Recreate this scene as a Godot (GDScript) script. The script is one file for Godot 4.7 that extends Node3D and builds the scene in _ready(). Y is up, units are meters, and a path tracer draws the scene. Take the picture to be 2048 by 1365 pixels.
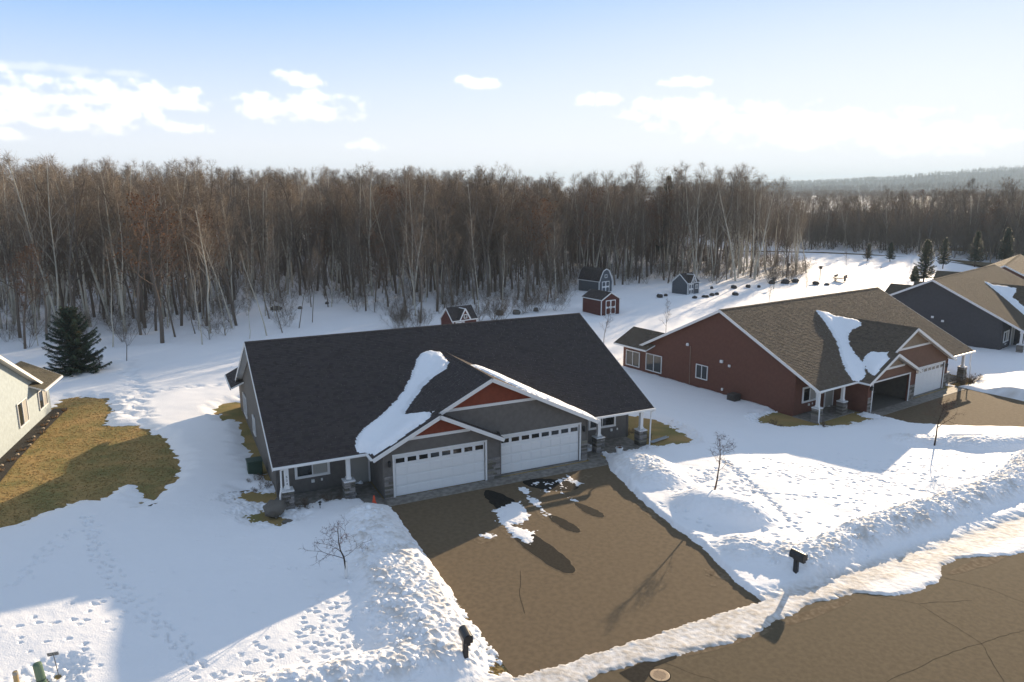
extends Node3D
# World frame: x runs along the front of the duplex house, z towards the street, y up, metres.
# A place is written (u, v): u = x, v = -z (v grows from the street towards the woods).

var rng := RandomNumberGenerator.new()
var noise := FastNoiseLite.new()
var fine := FastNoiseLite.new()
var lump := FastNoiseLite.new()
var M := {}
var cache := {}
var used := {}

const CAM := Vector3(-9.63, 15.11, 33.59)
const SUN_FLAT := Vector2(-0.847, -0.531)   # the way shadows fall, in (u, v)
const SUN_HIGH := 14.6

# ------------------------------------------------------------------ mesh building
class MB:
	var v := PackedVector3Array()
	var n := PackedVector3Array()
	var c := PackedColorArray()
	var i := PackedInt32Array()
	var col := Color(1, 1, 1)
	func tri(a: Vector3, b: Vector3, d: Vector3, nn: Vector3) -> void:
		var k := v.size()
		if (d - a).cross(b - a).dot(nn) < 0.0:
			v.append_array([a, d, b])
		else:
			v.append_array([a, b, d])
		n.append_array([nn, nn, nn])
		c.append_array([col, col, col])
		i.append_array([k, k + 1, k + 2])
	func quad(a: Vector3, b: Vector3, d: Vector3, e: Vector3, nn: Vector3) -> void:
		var k := v.size()
		if (d - a).cross(b - a).dot(nn) < 0.0:
			v.append_array([a, e, d, b])
		else:
			v.append_array([a, b, d, e])
		n.append_array([nn, nn, nn, nn])
		c.append_array([col, col, col, col])
		i.append_array([k, k + 1, k + 2, k, k + 2, k + 3])
	func flat(a: Vector3, b: Vector3, d: Vector3, e: Vector3, out: Vector3) -> void:
		var nn := (d - a).cross(b - e).normalized()
		if nn.length() < 0.5:
			nn = (b - a).cross(d - a).normalized()
		if nn.dot(out) < 0.0:
			nn = -nn
		quad(a, b, d, e, nn)
	func fan(pts: Array, nn: Vector3) -> void:
		for k in range(1, pts.size() - 1):
			tri(pts[0], pts[k], pts[k + 1], nn)
	# a box with its edges chamfered by ch
	func box(at: Vector3, size: Vector3, basis := Basis(), ch := 0.0) -> void:
		var h := size * 0.5
		if ch <= 0.0:
			for ax in 3:
				for s in [-1.0, 1.0]:
					var nn := Vector3.ZERO
					nn[ax] = s
					var p := Vector3.ZERO
					p[ax] = s * h[ax]
					var e1 := Vector3.ZERO
					e1[(ax + 1) % 3] = h[(ax + 1) % 3]
					var e2 := Vector3.ZERO
					e2[(ax + 2) % 3] = h[(ax + 2) % 3]
					quad(at + basis * (p - e1 - e2), at + basis * (p + e1 - e2), at + basis * (p + e1 + e2), at + basis * (p - e1 + e2), basis * nn)
			return
		ch = minf(ch, minf(h.x, minf(h.y, h.z)) * 0.6)
		for ax in 3:
			var a1 := (ax + 1) % 3
			var a2 := (ax + 2) % 3
			for s in [-1.0, 1.0]:
				var q := []
				for d in [[-1, -1], [1, -1], [1, 1], [-1, 1]]:
					var p := Vector3.ZERO
					p[ax] = s * h[ax]
					p[a1] = d[0] * (h[a1] - ch)
					p[a2] = d[1] * (h[a2] - ch)
					q.append(at + basis * p)
				var nn := Vector3.ZERO
				nn[ax] = s
				quad(q[0], q[1], q[2], q[3], basis * nn)
			for s1 in [-1.0, 1.0]:
				for s2 in [-1.0, 1.0]:
					var q := []
					for d in [[-1, 0], [1, 0], [1, 1], [-1, 1]]:
						var p := Vector3.ZERO
						p[ax] = d[0] * (h[ax] - ch)
						p[a1] = s1 * (h[a1] - (ch if d[1] == 0 else 0.0))
						p[a2] = s2 * (h[a2] - (ch if d[1] == 1 else 0.0))
						q.append(at + basis * p)
					var nn := Vector3.ZERO
					nn[a1] = s1
					nn[a2] = s2
					quad(q[0], q[1], q[2], q[3], basis * nn.normalized())
		for s in 8:
			var sg := Vector3(1 if s & 1 else -1, 1 if s & 2 else -1, 1 if s & 4 else -1)
			var b := (h - Vector3.ONE * ch) * sg
			tri(at + basis * (b + Vector3(sg.x * ch, 0, 0)), at + basis * (b + Vector3(0, sg.y * ch, 0)), at + basis * (b + Vector3(0, 0, sg.z * ch)), basis * sg.normalized())
	# a box from a to b, its section w wide (sideways) and t tall
	func beam(a: Vector3, b: Vector3, w: float, t: float, up := Vector3.UP, ch := 0.0) -> void:
		var d := (b - a).normalized()
		var s := d.cross(up).normalized()
		box((a + b) * 0.5, Vector3((b - a).length(), t, w), Basis(d, s.cross(d).normalized(), s), ch)
	func tube(p: PackedVector3Array, r: PackedFloat32Array, sides: int, closed := false) -> void:
		var k0 := v.size()
		var m := p.size()
		var ref := Vector3(0.31, 0.2, 0.93).normalized()
		for k in m:
			var d := (p[mini(k + 1, m - 1)] - p[maxi(k - 1, 0)]).normalized()
			var x := d.cross(ref).normalized()
			var y := d.cross(x)
			for s in sides:
				var a := TAU * s / sides
				var o := x * cos(a) + y * sin(a)
				v.append(p[k] + o * r[k])
				n.append(o)
				c.append(col)
		for k in m - 1:
			for s in sides:
				var a := k0 + k * sides + s
				var b := k0 + k * sides + (s + 1) % sides
				i.append_array([a, a + sides, b, b, a + sides, b + sides])
		if closed:
			var d0 := (p[1] - p[0]).normalized()
			var d1 := (p[m - 1] - p[m - 2]).normalized()
			for s in range(1, sides - 1):
				tri(v[k0], v[k0 + s], v[k0 + s + 1], -d0)
				var e := k0 + (m - 1) * sides
				tri(v[e], v[e + s], v[e + s + 1], d1)
	func twig(a: Vector3, b: Vector3, r: float) -> void:
		var k := v.size()
		var d := (b - a).normalized()
		var x := d.cross(Vector3(0.31, 0.2, 0.93)).normalized()
		var y := d.cross(x)
		for s in 3:
			var o := x * cos(TAU * s / 3.0) + y * sin(TAU * s / 3.0)
			v.append(a + o * r)
			n.append(o)
			c.append(col)
		v.append(b)
		n.append(d)
		c.append(col)
		i.append_array([k, k + 3, k + 1, k + 1, k + 3, k + 2, k + 2, k + 3, k])
	func lathe(at: Vector3, prof: Array, sides: int) -> void:   # [radius, height] pairs going up
		var p := PackedVector3Array()
		for k in prof.size() - 1:
			var r0: float = prof[k][0]
			var r1: float = prof[k + 1][0]
			var y0: float = prof[k][1]
			var y1: float = prof[k + 1][1]
			for s in sides:
				var a := TAU * s / sides
				var b := TAU * (s + 1) / sides
				var m := (a + b) * 0.5
				var sl := Vector2(y1 - y0, r0 - r1).normalized()
				var nn := Vector3(cos(m) * sl.x, sl.y, sin(m) * sl.x)
				quad(at + Vector3(cos(a) * r0, y0, sin(a) * r0), at + Vector3(cos(b) * r0, y0, sin(b) * r0), at + Vector3(cos(b) * r1, y1, sin(b) * r1), at + Vector3(cos(a) * r1, y1, sin(a) * r1), nn)
	func rock(at: Vector3, size: Vector3, ns: FastNoiseLite, seed_: float, lat := 9, lon := 14) -> void:
		var k0 := v.size()
		var pts := []
		for a in lat + 1:
			for b in lon:
				var th := PI * a / lat
				var ph := TAU * b / lon
				var d := Vector3(sin(th) * cos(ph), cos(th), sin(th) * sin(ph))
				var q := d * 1.4 + Vector3.ONE * seed_
				var r := 1.0 + 0.55 * ns.get_noise_3d(q.x * 30, q.y * 30, q.z * 30) + 0.2 * ns.get_noise_3d(q.x * 110, q.y * 110, q.z * 110)
				# knock the ball into facets
				for f in 5:
					var fd := Vector3(sin(seed_ * 7.1 + f * 2.4), cos(seed_ * 3.3 + f * 1.3) * 0.8, cos(seed_ * 5.7 + f * 3.1)).normalized()
					var dp := d.dot(fd)
					if dp > 0.6:
						r = minf(r, 0.74 / dp)
				pts.append(d * r)
		for p in pts:
			v.append(at + p * size * 0.5)
			n.append((p / size).normalized())
			c.append(col)
		for a in lat:
			for b in lon:
				var x: int = k0 + a * lon + b
				var y: int = k0 + a * lon + (b + 1) % lon
				i.append_array([x, x + lon, y, y, x + lon, y + lon])
	func mesh() -> ArrayMesh:
		var arr := []
		arr.resize(Mesh.ARRAY_MAX)
		arr[Mesh.ARRAY_VERTEX] = v
		arr[Mesh.ARRAY_NORMAL] = n
		arr[Mesh.ARRAY_COLOR] = c
		arr[Mesh.ARRAY_INDEX] = i
		var m := ArrayMesh.new()
		if v.size():
			m.add_surface_from_arrays(Mesh.PRIMITIVE_TRIANGLES, arr)
		return m

func P(u: float, h: float, v: float) -> Vector3:
	return Vector3(u, h, -v)

func numbered(called: String) -> String:
	if not used.has(called):
		used[called] = 0
		return called
	used[called] += 1
	return "%s_%03d" % [called, used[called]]

func part(parent: Node, called: String, mesh, mat: Material, label := "", stuff := false) -> MeshInstance3D:
	var o := MeshInstance3D.new()
	o.name = called
	o.mesh = mesh.mesh() if mesh is MB else mesh
	o.material_override = mat
	if label != "":
		o.set_meta("label", label)
	if stuff:
		o.set_meta("kind", "stuff")
	parent.add_child(o, true)
	return o

func thing(called: String, label: String, category: String, at := Vector3.ZERO, turn := 0.0, group := "") -> Node3D:
	var o := Node3D.new()
	o.name = numbered(called)
	add_child(o)
	o.position = at
	o.rotation.y = turn
	tag(o, label, category, group)
	return o

func tag(o: Node, label: String, category: String, group := "") -> void:
	o.set_meta("label", label)
	o.set_meta("category", category)
	if group != "":
		o.set_meta("group", group)

func structure(called: String, mesh, mat: Material) -> MeshInstance3D:
	var o := part(self, numbered(called), mesh, mat)
	o.set_meta("kind", "structure")
	return o

# ------------------------------------------------------------------ materials
func lin(r: float, g: float, b: float) -> Color:
	return Color(r, g, b).linear_to_srgb()

func noise_tex(freq: float, size := 512, as_normal := false, strength := 4.0, a := Color(0.75, 0.75, 0.75), b := Color(1, 1, 1), oct := 5) -> NoiseTexture2D:
	var f := FastNoiseLite.new()
	f.noise_type = FastNoiseLite.TYPE_SIMPLEX_SMOOTH
	f.frequency = freq
	f.fractal_octaves = oct
	f.seed = 11
	var t := NoiseTexture2D.new()
	t.width = size
	t.height = size
	t.seamless = true
	t.noise = f
	if as_normal:
		t.as_normal_map = true
		t.bump_strength = strength
	else:
		var g := Gradient.new()
		g.set_color(0, a)
		g.set_color(1, b)
		t.color_ramp = g
	return t

func mat(key: String, col: Color, rough := 0.8, vertex := false, spec := 0.5) -> StandardMaterial3D:
	if M.has(key):
		return M[key]
	var m := StandardMaterial3D.new()
	m.resource_name = key
	m.albedo_color = col
	m.roughness = rough
	m.metallic_specular = spec
	m.vertex_color_use_as_albedo = vertex
	M[key] = m
	return m

func textured(m: StandardMaterial3D, albedo: Texture2D, normal: Texture2D, scale: float, nscale := 1.0) -> StandardMaterial3D:
	m.uv1_triplanar = true
	m.uv1_world_triplanar = true
	m.uv1_scale = Vector3.ONE * scale
	if albedo:
		m.albedo_texture = albedo
	if normal:
		m.normal_enabled = true
		m.normal_texture = normal
		m.normal_scale = nscale
	return m

func materials() -> void:
	var grain := noise_tex(0.04, 512, false, 1, Color(0.72, 0.72, 0.72), Color(1, 1, 1))
	var bump := noise_tex(0.05, 512, true, 3.0)
	var bump_fine := noise_tex(0.12, 512, true, 5.0)
	var blot := noise_tex(0.012, 512, false, 1, Color(0.70, 0.68, 0.66), Color(1, 1, 1), 6)
	var blot2 := noise_tex(0.03, 512, false, 1, Color(0.86, 0.86, 0.86), Color(1, 1, 1), 7)
	textured(mat("snow", lin(1, 1, 1), 0.72, true, 0.35), null, bump, 0.45, 0.55)
	textured(mat("roof_snow", lin(0.9, 0.92, 0.95), 0.7, false, 0.35), null, bump, 0.35, 0.5)
	textured(mat("lawn", Color.WHITE, 1.0, true, 0.1), noise_tex(0.05, 512, false, 1, Color(0.78, 0.77, 0.72), Color(1, 1, 1), 6), bump_fine, 0.5, 0.25)
	var grit := noise_tex(0.42, 512, true, 3.0)
	textured(mat("asphalt", lin(0.178, 0.132, 0.082), 0.93, false, 0.3), blot2, grit, 0.22, 0.5)
	textured(mat("road_asphalt", lin(0.150, 0.116, 0.072), 0.93, false, 0.3), blot2, grit, 0.25, 0.5)
	textured(mat("wet_asphalt", lin(0.036, 0.033, 0.028), 0.85, false, 0.2), grain, grit, 0.3, 0.2)
	textured(mat("salt_asphalt", lin(0.25, 0.195, 0.13), 0.95, false, 0.2), blot, grit, 0.5, 0.3)
	textured(mat("concrete", lin(0.30, 0.28, 0.25), 0.8), blot, bump, 0.35, 0.4)
	mat("tar", lin(0.03, 0.026, 0.022), 1.0, false, 0.0)
	mat("iron", lin(0.36, 0.25, 0.15), 0.55)
	textured(mat("mulch", lin(0.05, 0.04, 0.03), 0.95, true), noise_tex(0.09, 256, false, 1, Color(0.4, 0.4, 0.4), Color(1, 1, 1)), bump_fine, 0.7, 1.0)
	mat("trim", lin(0.72, 0.72, 0.71), 0.55)
	mat("door_white", lin(0.74, 0.75, 0.75), 0.5)
	var g := mat("glass", lin(0.015, 0.018, 0.02), 0.06, false, 0.6)
	g.metallic = 0.0
	mat("blind", lin(0.34, 0.33, 0.30), 0.6)
	mat("black_metal", lin(0.012, 0.012, 0.013), 0.45)
	mat("bark", Color.WHITE, 0.9, true, 0.2)
	var nd := mat("needles", Color.WHITE, 0.75, true, 0.3)
	nd.backlight_enabled = true
	nd.backlight = Color(0.08, 0.10, 0.05)
	var gr := mat("grass_blades", Color.WHITE, 0.8, true, 0.2)
	gr.backlight_enabled = true
	gr.backlight = Color(0.8, 0.7, 0.5)
	textured(mat("stone", Color.WHITE, 0.85, true), grain, bump_fine, 0.9, 0.8)
	textured(mat("boulder", lin(0.20, 0.18, 0.155), 0.9), grain, bump_fine, 0.8, 0.9)
	textured(mat("shingle_charcoal", lin(0.098, 0.083, 0.080), 0.92, true, 0.3), grain, bump_fine, 1.3, 0.7)
	textured(mat("shingle_brown", lin(0.185, 0.145, 0.108), 0.92, true, 0.3), grain, bump_fine, 1.3, 0.7)
	textured(mat("shingle_tan", lin(0.17, 0.135, 0.098), 0.92, true, 0.3), grain, bump_fine, 1.3, 0.7)
	textured(mat("shingle_grey", lin(0.13, 0.118, 0.085), 0.92, true, 0.3), grain, bump_fine, 1.3, 0.7)
	for s in [["siding_grey", 0.155, 0.142, 0.13], ["siding_red", 0.155, 0.066, 0.046], ["siding_slate", 0.075, 0.073, 0.078], ["siding_cream", 0.40, 0.46, 0.48],
			["accent_rust", 0.235, 0.052, 0.024], ["accent_tan", 0.30, 0.225, 0.155], ["accent_brown", 0.19, 0.10, 0.065], ["shed_red", 0.115, 0.035, 0.028], ["shed_grey", 0.105, 0.115, 0.13], ["inside", 0.16, 0.14, 0.12]]:
		textured(mat(s[0], lin(s[1], s[2], s[3]), 0.75, false, 0.4), noise_tex(0.02, 256, false, 1, Color(0.88, 0.88, 0.88), Color(1, 1, 1)), null, 0.5)

# ------------------------------------------------------------------ sky
func sky_base(az: float, el: float) -> Vector3:   # az in degrees from the view's middle, el in degrees
	var stops := [[0.0, Vector3(0.92, 0.93, 0.98)], [3.0, Vector3(0.85, 0.89, 0.97)], [7.0, Vector3(0.62, 0.75, 0.96)], [13.0, Vector3(0.24, 0.49, 0.93)], [25.0, Vector3(0.27, 0.38, 0.55)], [90.0, Vector3(0.30, 0.345, 0.43)]]
	var c: Vector3 = stops[0][1]
	for k in stops.size() - 1:
		if el >= stops[k][0]:
			var t: float = clampf((el - stops[k][0]) / (stops[k + 1][0] - stops[k][0]), 0, 1)
			c = stops[k][1].lerp(stops[k + 1][1], t * t * (3 - 2 * t) if k > 3 else t)
	var a := wrapf(az - 33.0, -180.0, 180.0)   # the air is whiter round the sun
	var near := exp(-(a * a) / 1900.0) * exp(-pow(maxf(el - 5.0, 0.0) / 16.0, 2.0))
	return c.lerp(Vector3(1.04, 1.04, 1.05), 0.55 * near)

func make_sky() -> Sky:
	var w := 3072
	var h := 1536
	var sw := 512
	var sh := 512
	var small := Image.create_empty(sw, sh, false, Image.FORMAT_RGBF)
	for y in sh:
		var el := 90.0 - 180.0 * (y + 0.5) / sh
		for x in sw:
			var az := 360.0 * (x + 0.5) / sw - 25.6
			var c := sky_base(az, maxf(el, 0.0))
			small.set_pixel(x, y, Color(c.x, c.y, c.z))
	small.resize(w, h, Image.INTERPOLATE_BILINEAR)
	var cl := FastNoiseLite.new()
	cl.noise_type = FastNoiseLite.TYPE_SIMPLEX_SMOOTH
	cl.frequency = 0.16
	cl.fractal_octaves = 6
	cl.fractal_gain = 0.58
	cl.seed = 5
	# cumulus seen in the picture: middle (azimuth, elevation), half width, height above and below the middle; then more of the same all round
	var clouds := []
	var px := [[20, 215, 110, 58, 30], [275, 200, 150, 34, 22], [210, 240, 105, 30, 24], [600, 225, 130, 36, 22], [605, 163, 58, 20, 10], [950, 168, 52, 14, 10], [750, 292, 50, 14, 10], [375, 258, 46, 12, 8], [15, 268, 34, 14, 10], [1370, 168, 50, 12, 8], [1205, 200, 44, 18, 16], [1345, 218, 105, 26, 26], [1500, 250, 190, 36, 34], [1680, 260, 220, 34, 40], [1850, 285, 170, 30, 30], [110, 135, 170, 8, 8]]
	for p in px:
		var x: float = (p[0] - 1024.0) / 1474.7
		var y: float = (682.5 - p[1]) / 1474.7
		var t := deg_to_rad(11.75)
		var fwd := cos(t) + y * sin(t)
		var az := rad_to_deg(atan2(x, fwd))
		var el := rad_to_deg(atan2(y * cos(t) - sin(t), Vector2(x, fwd).length()))
		clouds.append([az, el, p[2] / 1474.7 * 57.3, p[3] / 1474.7 * 57.3, p[4] / 1474.7 * 57.3, 0.35 if p[0] == 110 else 1.0])
	var r2 := RandomNumberGenerator.new()
	r2.seed = 8
	for k in 70:
		var az := r2.randf_range(44, 316)
		clouds.append([wrapf(az, -180, 180), r2.randf_range(2.5, 9.5), r2.randf_range(2, 7), r2.randf_range(0.8, 2.0), r2.randf_range(0.5, 1.2), 1.0])
	for k in 40:
		clouds.append([r2.randf_range(-180, 180), r2.randf_range(17, 62), r2.randf_range(4, 10), r2.randf_range(1.5, 4.0), r2.randf_range(1.0, 2.5), 0.6])
	for c in clouds:
		var y0 := int((90.0 - (c[1] + c[3] * 1.6)) / 180.0 * h)
		var y1 := int((90.0 - maxf(c[1] - c[4] * 1.6, 0.0)) / 180.0 * h)
		var span: float = c[2] * 1.5
		var n := int(span * 2.0 / 360.0 * w)
		for y in range(y0, y1 + 1):
			var el := 90.0 - 180.0 * (y + 0.5) / h
			for k in n:
				var az: float = c[0] - span + 2.0 * span * k / n
				var ex: float = (az - c[0]) / c[2]
				var ey: float = (el - c[1]) / (c[3] if el > c[1] else c[4])
				var nz := cl.get_noise_2d(az * 2.2, el * 4.2)
				var d := 1.0 - ex * ex - ey * ey * (1.0 if el > c[1] else 1.4) + nz * 1.5 + 0.05
				if d <= 0.0:
					continue
				var a: float = clampf(d * 1.2, 0, 1)
				a = a * a * (3 - 2 * a) * c[5] * 0.97
				var x := int(wrapf((az + 25.6) / 360.0, 0, 1) * w) % w
				var b := small.get_pixel(x, y)
				var lit := clampf(1.13 + 0.12 * nz + 0.08 * ey, 0.95, 1.25)
				small.set_pixel(x, y, Color(lerpf(b.r, lit, a), lerpf(b.g, lit * 1.0, a), lerpf(b.b, lit * 1.01, a)))
	var sm := PanoramaSkyMaterial.new()
	sm.panorama = ImageTexture.create_from_image(small)
	var s := Sky.new()
	s.sky_material = sm
	return s

# ------------------------------------------------------------------ the lie of the land
func S(a: float, b: float, x: float) -> float:
	var t := clampf((x - a) / (b - a), 0.0, 1.0)
	return t * t * (3.0 - 2.0 * t)

func T(u: float, v: float) -> float:
	var drop := 0.62 + 0.38 * S(46, 64, u) + 1.2 * S(84, 102, u)
	var w := v - 0.33 * maxf(u - 40.0, 0.0)
	return -drop * S(17, 26, u) * S(-12, -3, v) * (1.0 - S(23, 36, w))

func sd_poly(p: Vector2, q: PackedVector2Array) -> float:
	var d := 1e9
	var s := 1.0
	var j := q.size() - 1
	for k in q.size():
		var e := q[j] - q[k]
		var w := p - q[k]
		var b := w - e * clampf(w.dot(e) / e.dot(e), 0.0, 1.0)
		d = minf(d, b.dot(b))
		var c1 := p.y >= q[k].y
		var c2 := p.y < q[j].y
		var c3 := e.x * w.y > e.y * w.x
		if (c1 and c2 and c3) or (not c1 and not c2 and not c3):
			s = -s
		j = k
	return s * sqrt(d)

func poly(a: Array) -> PackedVector2Array:
	var p := PackedVector2Array()
	for k in range(0, a.size(), 2):
		p.append(Vector2(a[k], a[k + 1]))
	return p

var hard := []       # cleared ground with steep edges: drives, walks, house footprints
var soft := []       # melted lawn with ragged thin edges
var banks := []      # [a, b, radius, height, roughness]
var thin := []       # remains of snow on the drive
var pits := []       # smooth hollows [a, b, radius, depth]

func house_xy(o: Dictionary, u: float, v: float) -> Vector2:
	var c := cos(deg_to_rad(o.turn))
	var s := sin(deg_to_rad(o.turn))
	return Vector2(o.u + u * c - v * s, o.v + u * s + v * c)

func house_poly(o: Dictionary, a: Array) -> PackedVector2Array:
	var p := PackedVector2Array()
	for k in range(0, a.size(), 2):
		p.append(house_xy(o, a[k], a[k + 1]))
	return p

var HOUSES := [
	{"u": 0.0, "v": 0.0, "h": 0.0, "turn": 0.0, "key": "main"},
	{"u": 35.14, "v": 0.8, "h": -0.62, "turn": 8.83, "key": "right"},
	{"u": 70.66, "v": 9.0, "h": -1.0, "turn": 17.27, "key": "third"},
	{"u": 104.2, "v": 22.5, "h": -2.2, "turn": 25.8, "key": "fourth"},
	{"u": -35.8, "v": 7.7, "h": 0.0, "turn": -8.9, "key": "left"},
]

func lay_land() -> void:
	hard.append(poly([-0.55, -0.9, -0.62, -8, -0.75, -15.3, 9.5, -15.4, 9.55, -13.65, 10.25, -11.06, 10.4, -8.5, 10.77, -5.6, 11.3, -3.2, 11.6, -1.6, 12.3, -0.3, 12.6, 0.5, 12.4, 1.2, -0.6, 1.2]))
	hard.append(poly([-1.65, 2.8, -1.75, 0.4, -1.35, -0.75, -0.5, -1.1, 0.5, 1.0]))
	for o in HOUSES:
		hard.append(house_poly(o, [-5.05, 2.9, -1.0, 2.9, -1.0, 0.2, 11.0, 0.2, 11.0, 2.9, 15.3, 2.9, 15.3, 17.0, -5.05, 17.0]))
	hard.append(house_poly(HOUSES[1], [-0.6, 0.5, -0.6, -3.0, 3.7, -7.6, 8.5, -13.0, 10.5, -19.0, 13.5, -19.0, 12.0, -6.0, 12.3, 0.5]))
	hard.append(house_poly(HOUSES[2], [-0.6, 0.5, -0.7, -6.0, 0.2, -19.0, 11.5, -19.0, 12.0, -6.0, 12.3, 0.5]))
	hard.append(poly([34.0, -5.6, 34.8, -5.5, 38.6, -8.7, 42, -11.6, 41.4, -12.1, 37.8, -9.2]))
	soft.append(poly([-17.5, 25, -17.0, 28.0, -15.6, 28.0, -13.9, 26.5, -13.4, 23, -13.75, 19.5, -12.9, 19.0, -11.9, 18.6, -10.2, 15.2, -9.5, 10.4, -9.6, 7.6, -11.2, 4.4, -11.65, 5.2, -11.8, 8.2, -12.5, 7.4, -13.2, 6.0, -14.2, 6.5, -16.1, 5.0, -18.0, 4.0, -22, 3.0, -24, 12]))
	soft.append(poly([-7.5, 3.3, -6.9, 4.3, -6.0, 3.6, -5.0, 3.2, -5.0, 2.7, -1.6, 2.7, -1.6, 0.55, -2.3, 0.9, -3.46, 1.2, -4.5, 0.85, -5.4, 1.4, -6.4, 2.2]))
	soft.append(poly([-7.1, 1.2, -6.1, 1.3, -5.3, 0.4, -4.7, -0.5, -5.7, -0.7, -6.7, 0.1]))
	soft.append(poly([-7.1, 20, -6.6, 21.2, -5.0, 22.0, -5.0, 4.2, -5.6, 5.2, -5.95, 8.2, -6.0, 13.5, -5.95, 16.9, -6.9, 17.1]))
	soft.append(poly([15.3, 8, 18.3, 6.4, 19.6, 4.9, 19.7, 3.0, 19.3, 1.2, 18.7, -0.15, 17.1, 0.1, 15.9, 0.5, 13.0, 0.4, 12.6, 2.8, 15.3, 2.8]))
	soft.append(poly([26.2, 2.4, 27.2, 0.9, 29.0, 0.4, 30.3, -0.5, 34.0, -0.5, 34, 3, 29.0, 4.0, 27.0, 3.5]))
	soft.append(poly([-14.2, -8.6, -13.5, -8.5, -13.3, -9.1, -14.1, -9.5]))
	soft.append(poly([-0.75, -9.5, -0.95, -12.8, -1.35, -14.7, -0.6, -14.8, -0.6, -9.0]))
	soft.append(house_poly(HOUSES[1], [11.3, 2.5, 16.2, 3.5, 17.0, 1.0, 15.0, -0.6, 12.6, -0.3]))
	thin.append(poly([3.75, -3.46, 5.36, -3.1, 5.2, -4.2, 4.87, -5.22, 3.9, -5.4, 4.6, -6.4, 3.75, -7.5, 3.35, -6.44, 3.4, -5.0]))
	thin.append(poly([6.1, -1.4, 6.4, -1.4, 6.15, -3.3, 5.95, -5.4, 5.65, -5.3, 5.8, -3.3]))
	for k in 9:
		var a := 6.8 + k * 0.27
		thin.append(poly([a, -1.35 - 0.05 * k, a + 0.12, -1.3, a + 0.3, -2.6 - 0.12 * (k % 4), a + 0.2, -2.8 - 0.1 * (k % 3)]))
	thin.append(poly([7.6, -2.8, 7.8, -2.8, 7.95, -4.4, 7.7, -4.4]))
	thin.append(poly([2.1, -5.6, 2.6, -5.4, 2.7, -6.1, 2.2, -6.2]))
	for b in [[-1.9, -1.8, -1.9, -4.6, 1.4, 0.5, 1.0], [-2.1, -4.6, -2.5, -12.8, 1.9, 0.62, 1.5], [-3.3, -9.5, -3.4, -12.6, 1.3, 0.35, 1.4],
			[-2.4, -13.4, -8.0, -12.9, 1.3, 0.6, 1.2], [-8, -12.9, -24, -12.6, 1.4, 0.55, 1.1],
			[13.3, -1.9, 13.0, -3.9, 1.9, 0.62, 0.8], [12.6, -3.2, 13.6, -2.6, 0.9, 0.2, 1.1], [12.9, -7.8, 13.9, -9.2, 1.9, 0.72, 0.25], [11.7, -12.2, 12.9, -13.8, 1.7, 0.5, 0.9],
			[13.2, -13.8, 17.0, -13.4, 1.25, 0.55, 1.4], [17.0, -13.4, 22.0, -13.2, 1.35, 0.78, 1.7], [22.0, -13.2, 28.5, -12.8, 1.3, 0.70, 1.5], [28.5, -12.8, 34, -11, 1.3, 0.62, 1.4],
			[31.2, -4.8, 33.2, -7.2, 1.4, 0.42, 0.9], [33.4, -7.6, 36.5, -9.2, 1.8, 0.6, 0.5], [48, -1, 52, -4, 1.6, 0.6, 0.7]]:
		banks.append([Vector2(b[0], b[1]), Vector2(b[2], b[3]), b[4], b[5], b[6]])

class Field:
	var u0: float
	var v0: float
	var du: float
	var nu: int
	var nv: int
	var hd := PackedFloat32Array()
	var sf := PackedFloat32Array()
	var bk := PackedFloat32Array()
	var rg := PackedFloat32Array()
	var th := PackedFloat32Array()

func field(u0: float, u1: float, v0: float, v1: float, du: float) -> Field:
	var f := Field.new()
	f.u0 = u0
	f.v0 = v0
	f.du = du
	f.nu = int(ceil((u1 - u0) / du)) + 2
	f.nv = int(ceil((v1 - v0) / du)) + 2
	var boxes := []
	for q in [hard, soft, thin]:
		var l := []
		for p in q:
			var r := Rect2(p[0], Vector2.ZERO)
			for x in p:
				r = r.expand(x)
			l.append(r.grow(2.5))
		boxes.append(l)
	for b in f.nv:
		for a in f.nu:
			var p := Vector2(u0 + a * du, v0 + b * du)
			var ds := [3.0, 3.0, 3.0]
			for kind in 3:
				var lst: Array = [hard, soft, thin][kind]
				for k in lst.size():
					if boxes[kind][k].has_point(p):
						ds[kind] = minf(ds[kind], sd_poly(p, lst[k]))
			f.hd.append(ds[0])
			f.sf.append(ds[1])
			f.th.append(ds[2])
			var hb := 0.0
			var rb := 0.0
			for k in banks:
				var e: Vector2 = k[1] - k[0]
				var w: Vector2 = p - k[0]
				var d: float = (w - e * clampf(w.dot(e) / e.dot(e), 0, 1)).length() / k[2]
				if d < 1.0:
					var t := (1.0 - d * d)
					hb = maxf(hb, k[3] * t * t * (1.35 - 0.35 * t))
					rb = maxf(rb, k[4] * minf(1.0, t * 5.0))
			f.bk.append(hb)
			f.rg.append(rb)
	return f

func look(a: PackedFloat32Array, f: Field, u: float, v: float) -> float:
	var x := clampf((u - f.u0) / f.du, 0.0, f.nu - 1.001)
	var y := clampf((v - f.v0) / f.du, 0.0, f.nv - 1.001)
	var i := int(x)
	var j := int(y)
	x -= i
	y -= j
	var k := j * f.nu + i
	return lerpf(lerpf(a[k], a[k + 1], x), lerpf(a[k + f.nu], a[k + f.nu + 1], x), y)

var near_field: Field
var back_field: Field
var dirt_now := 0.0

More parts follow.
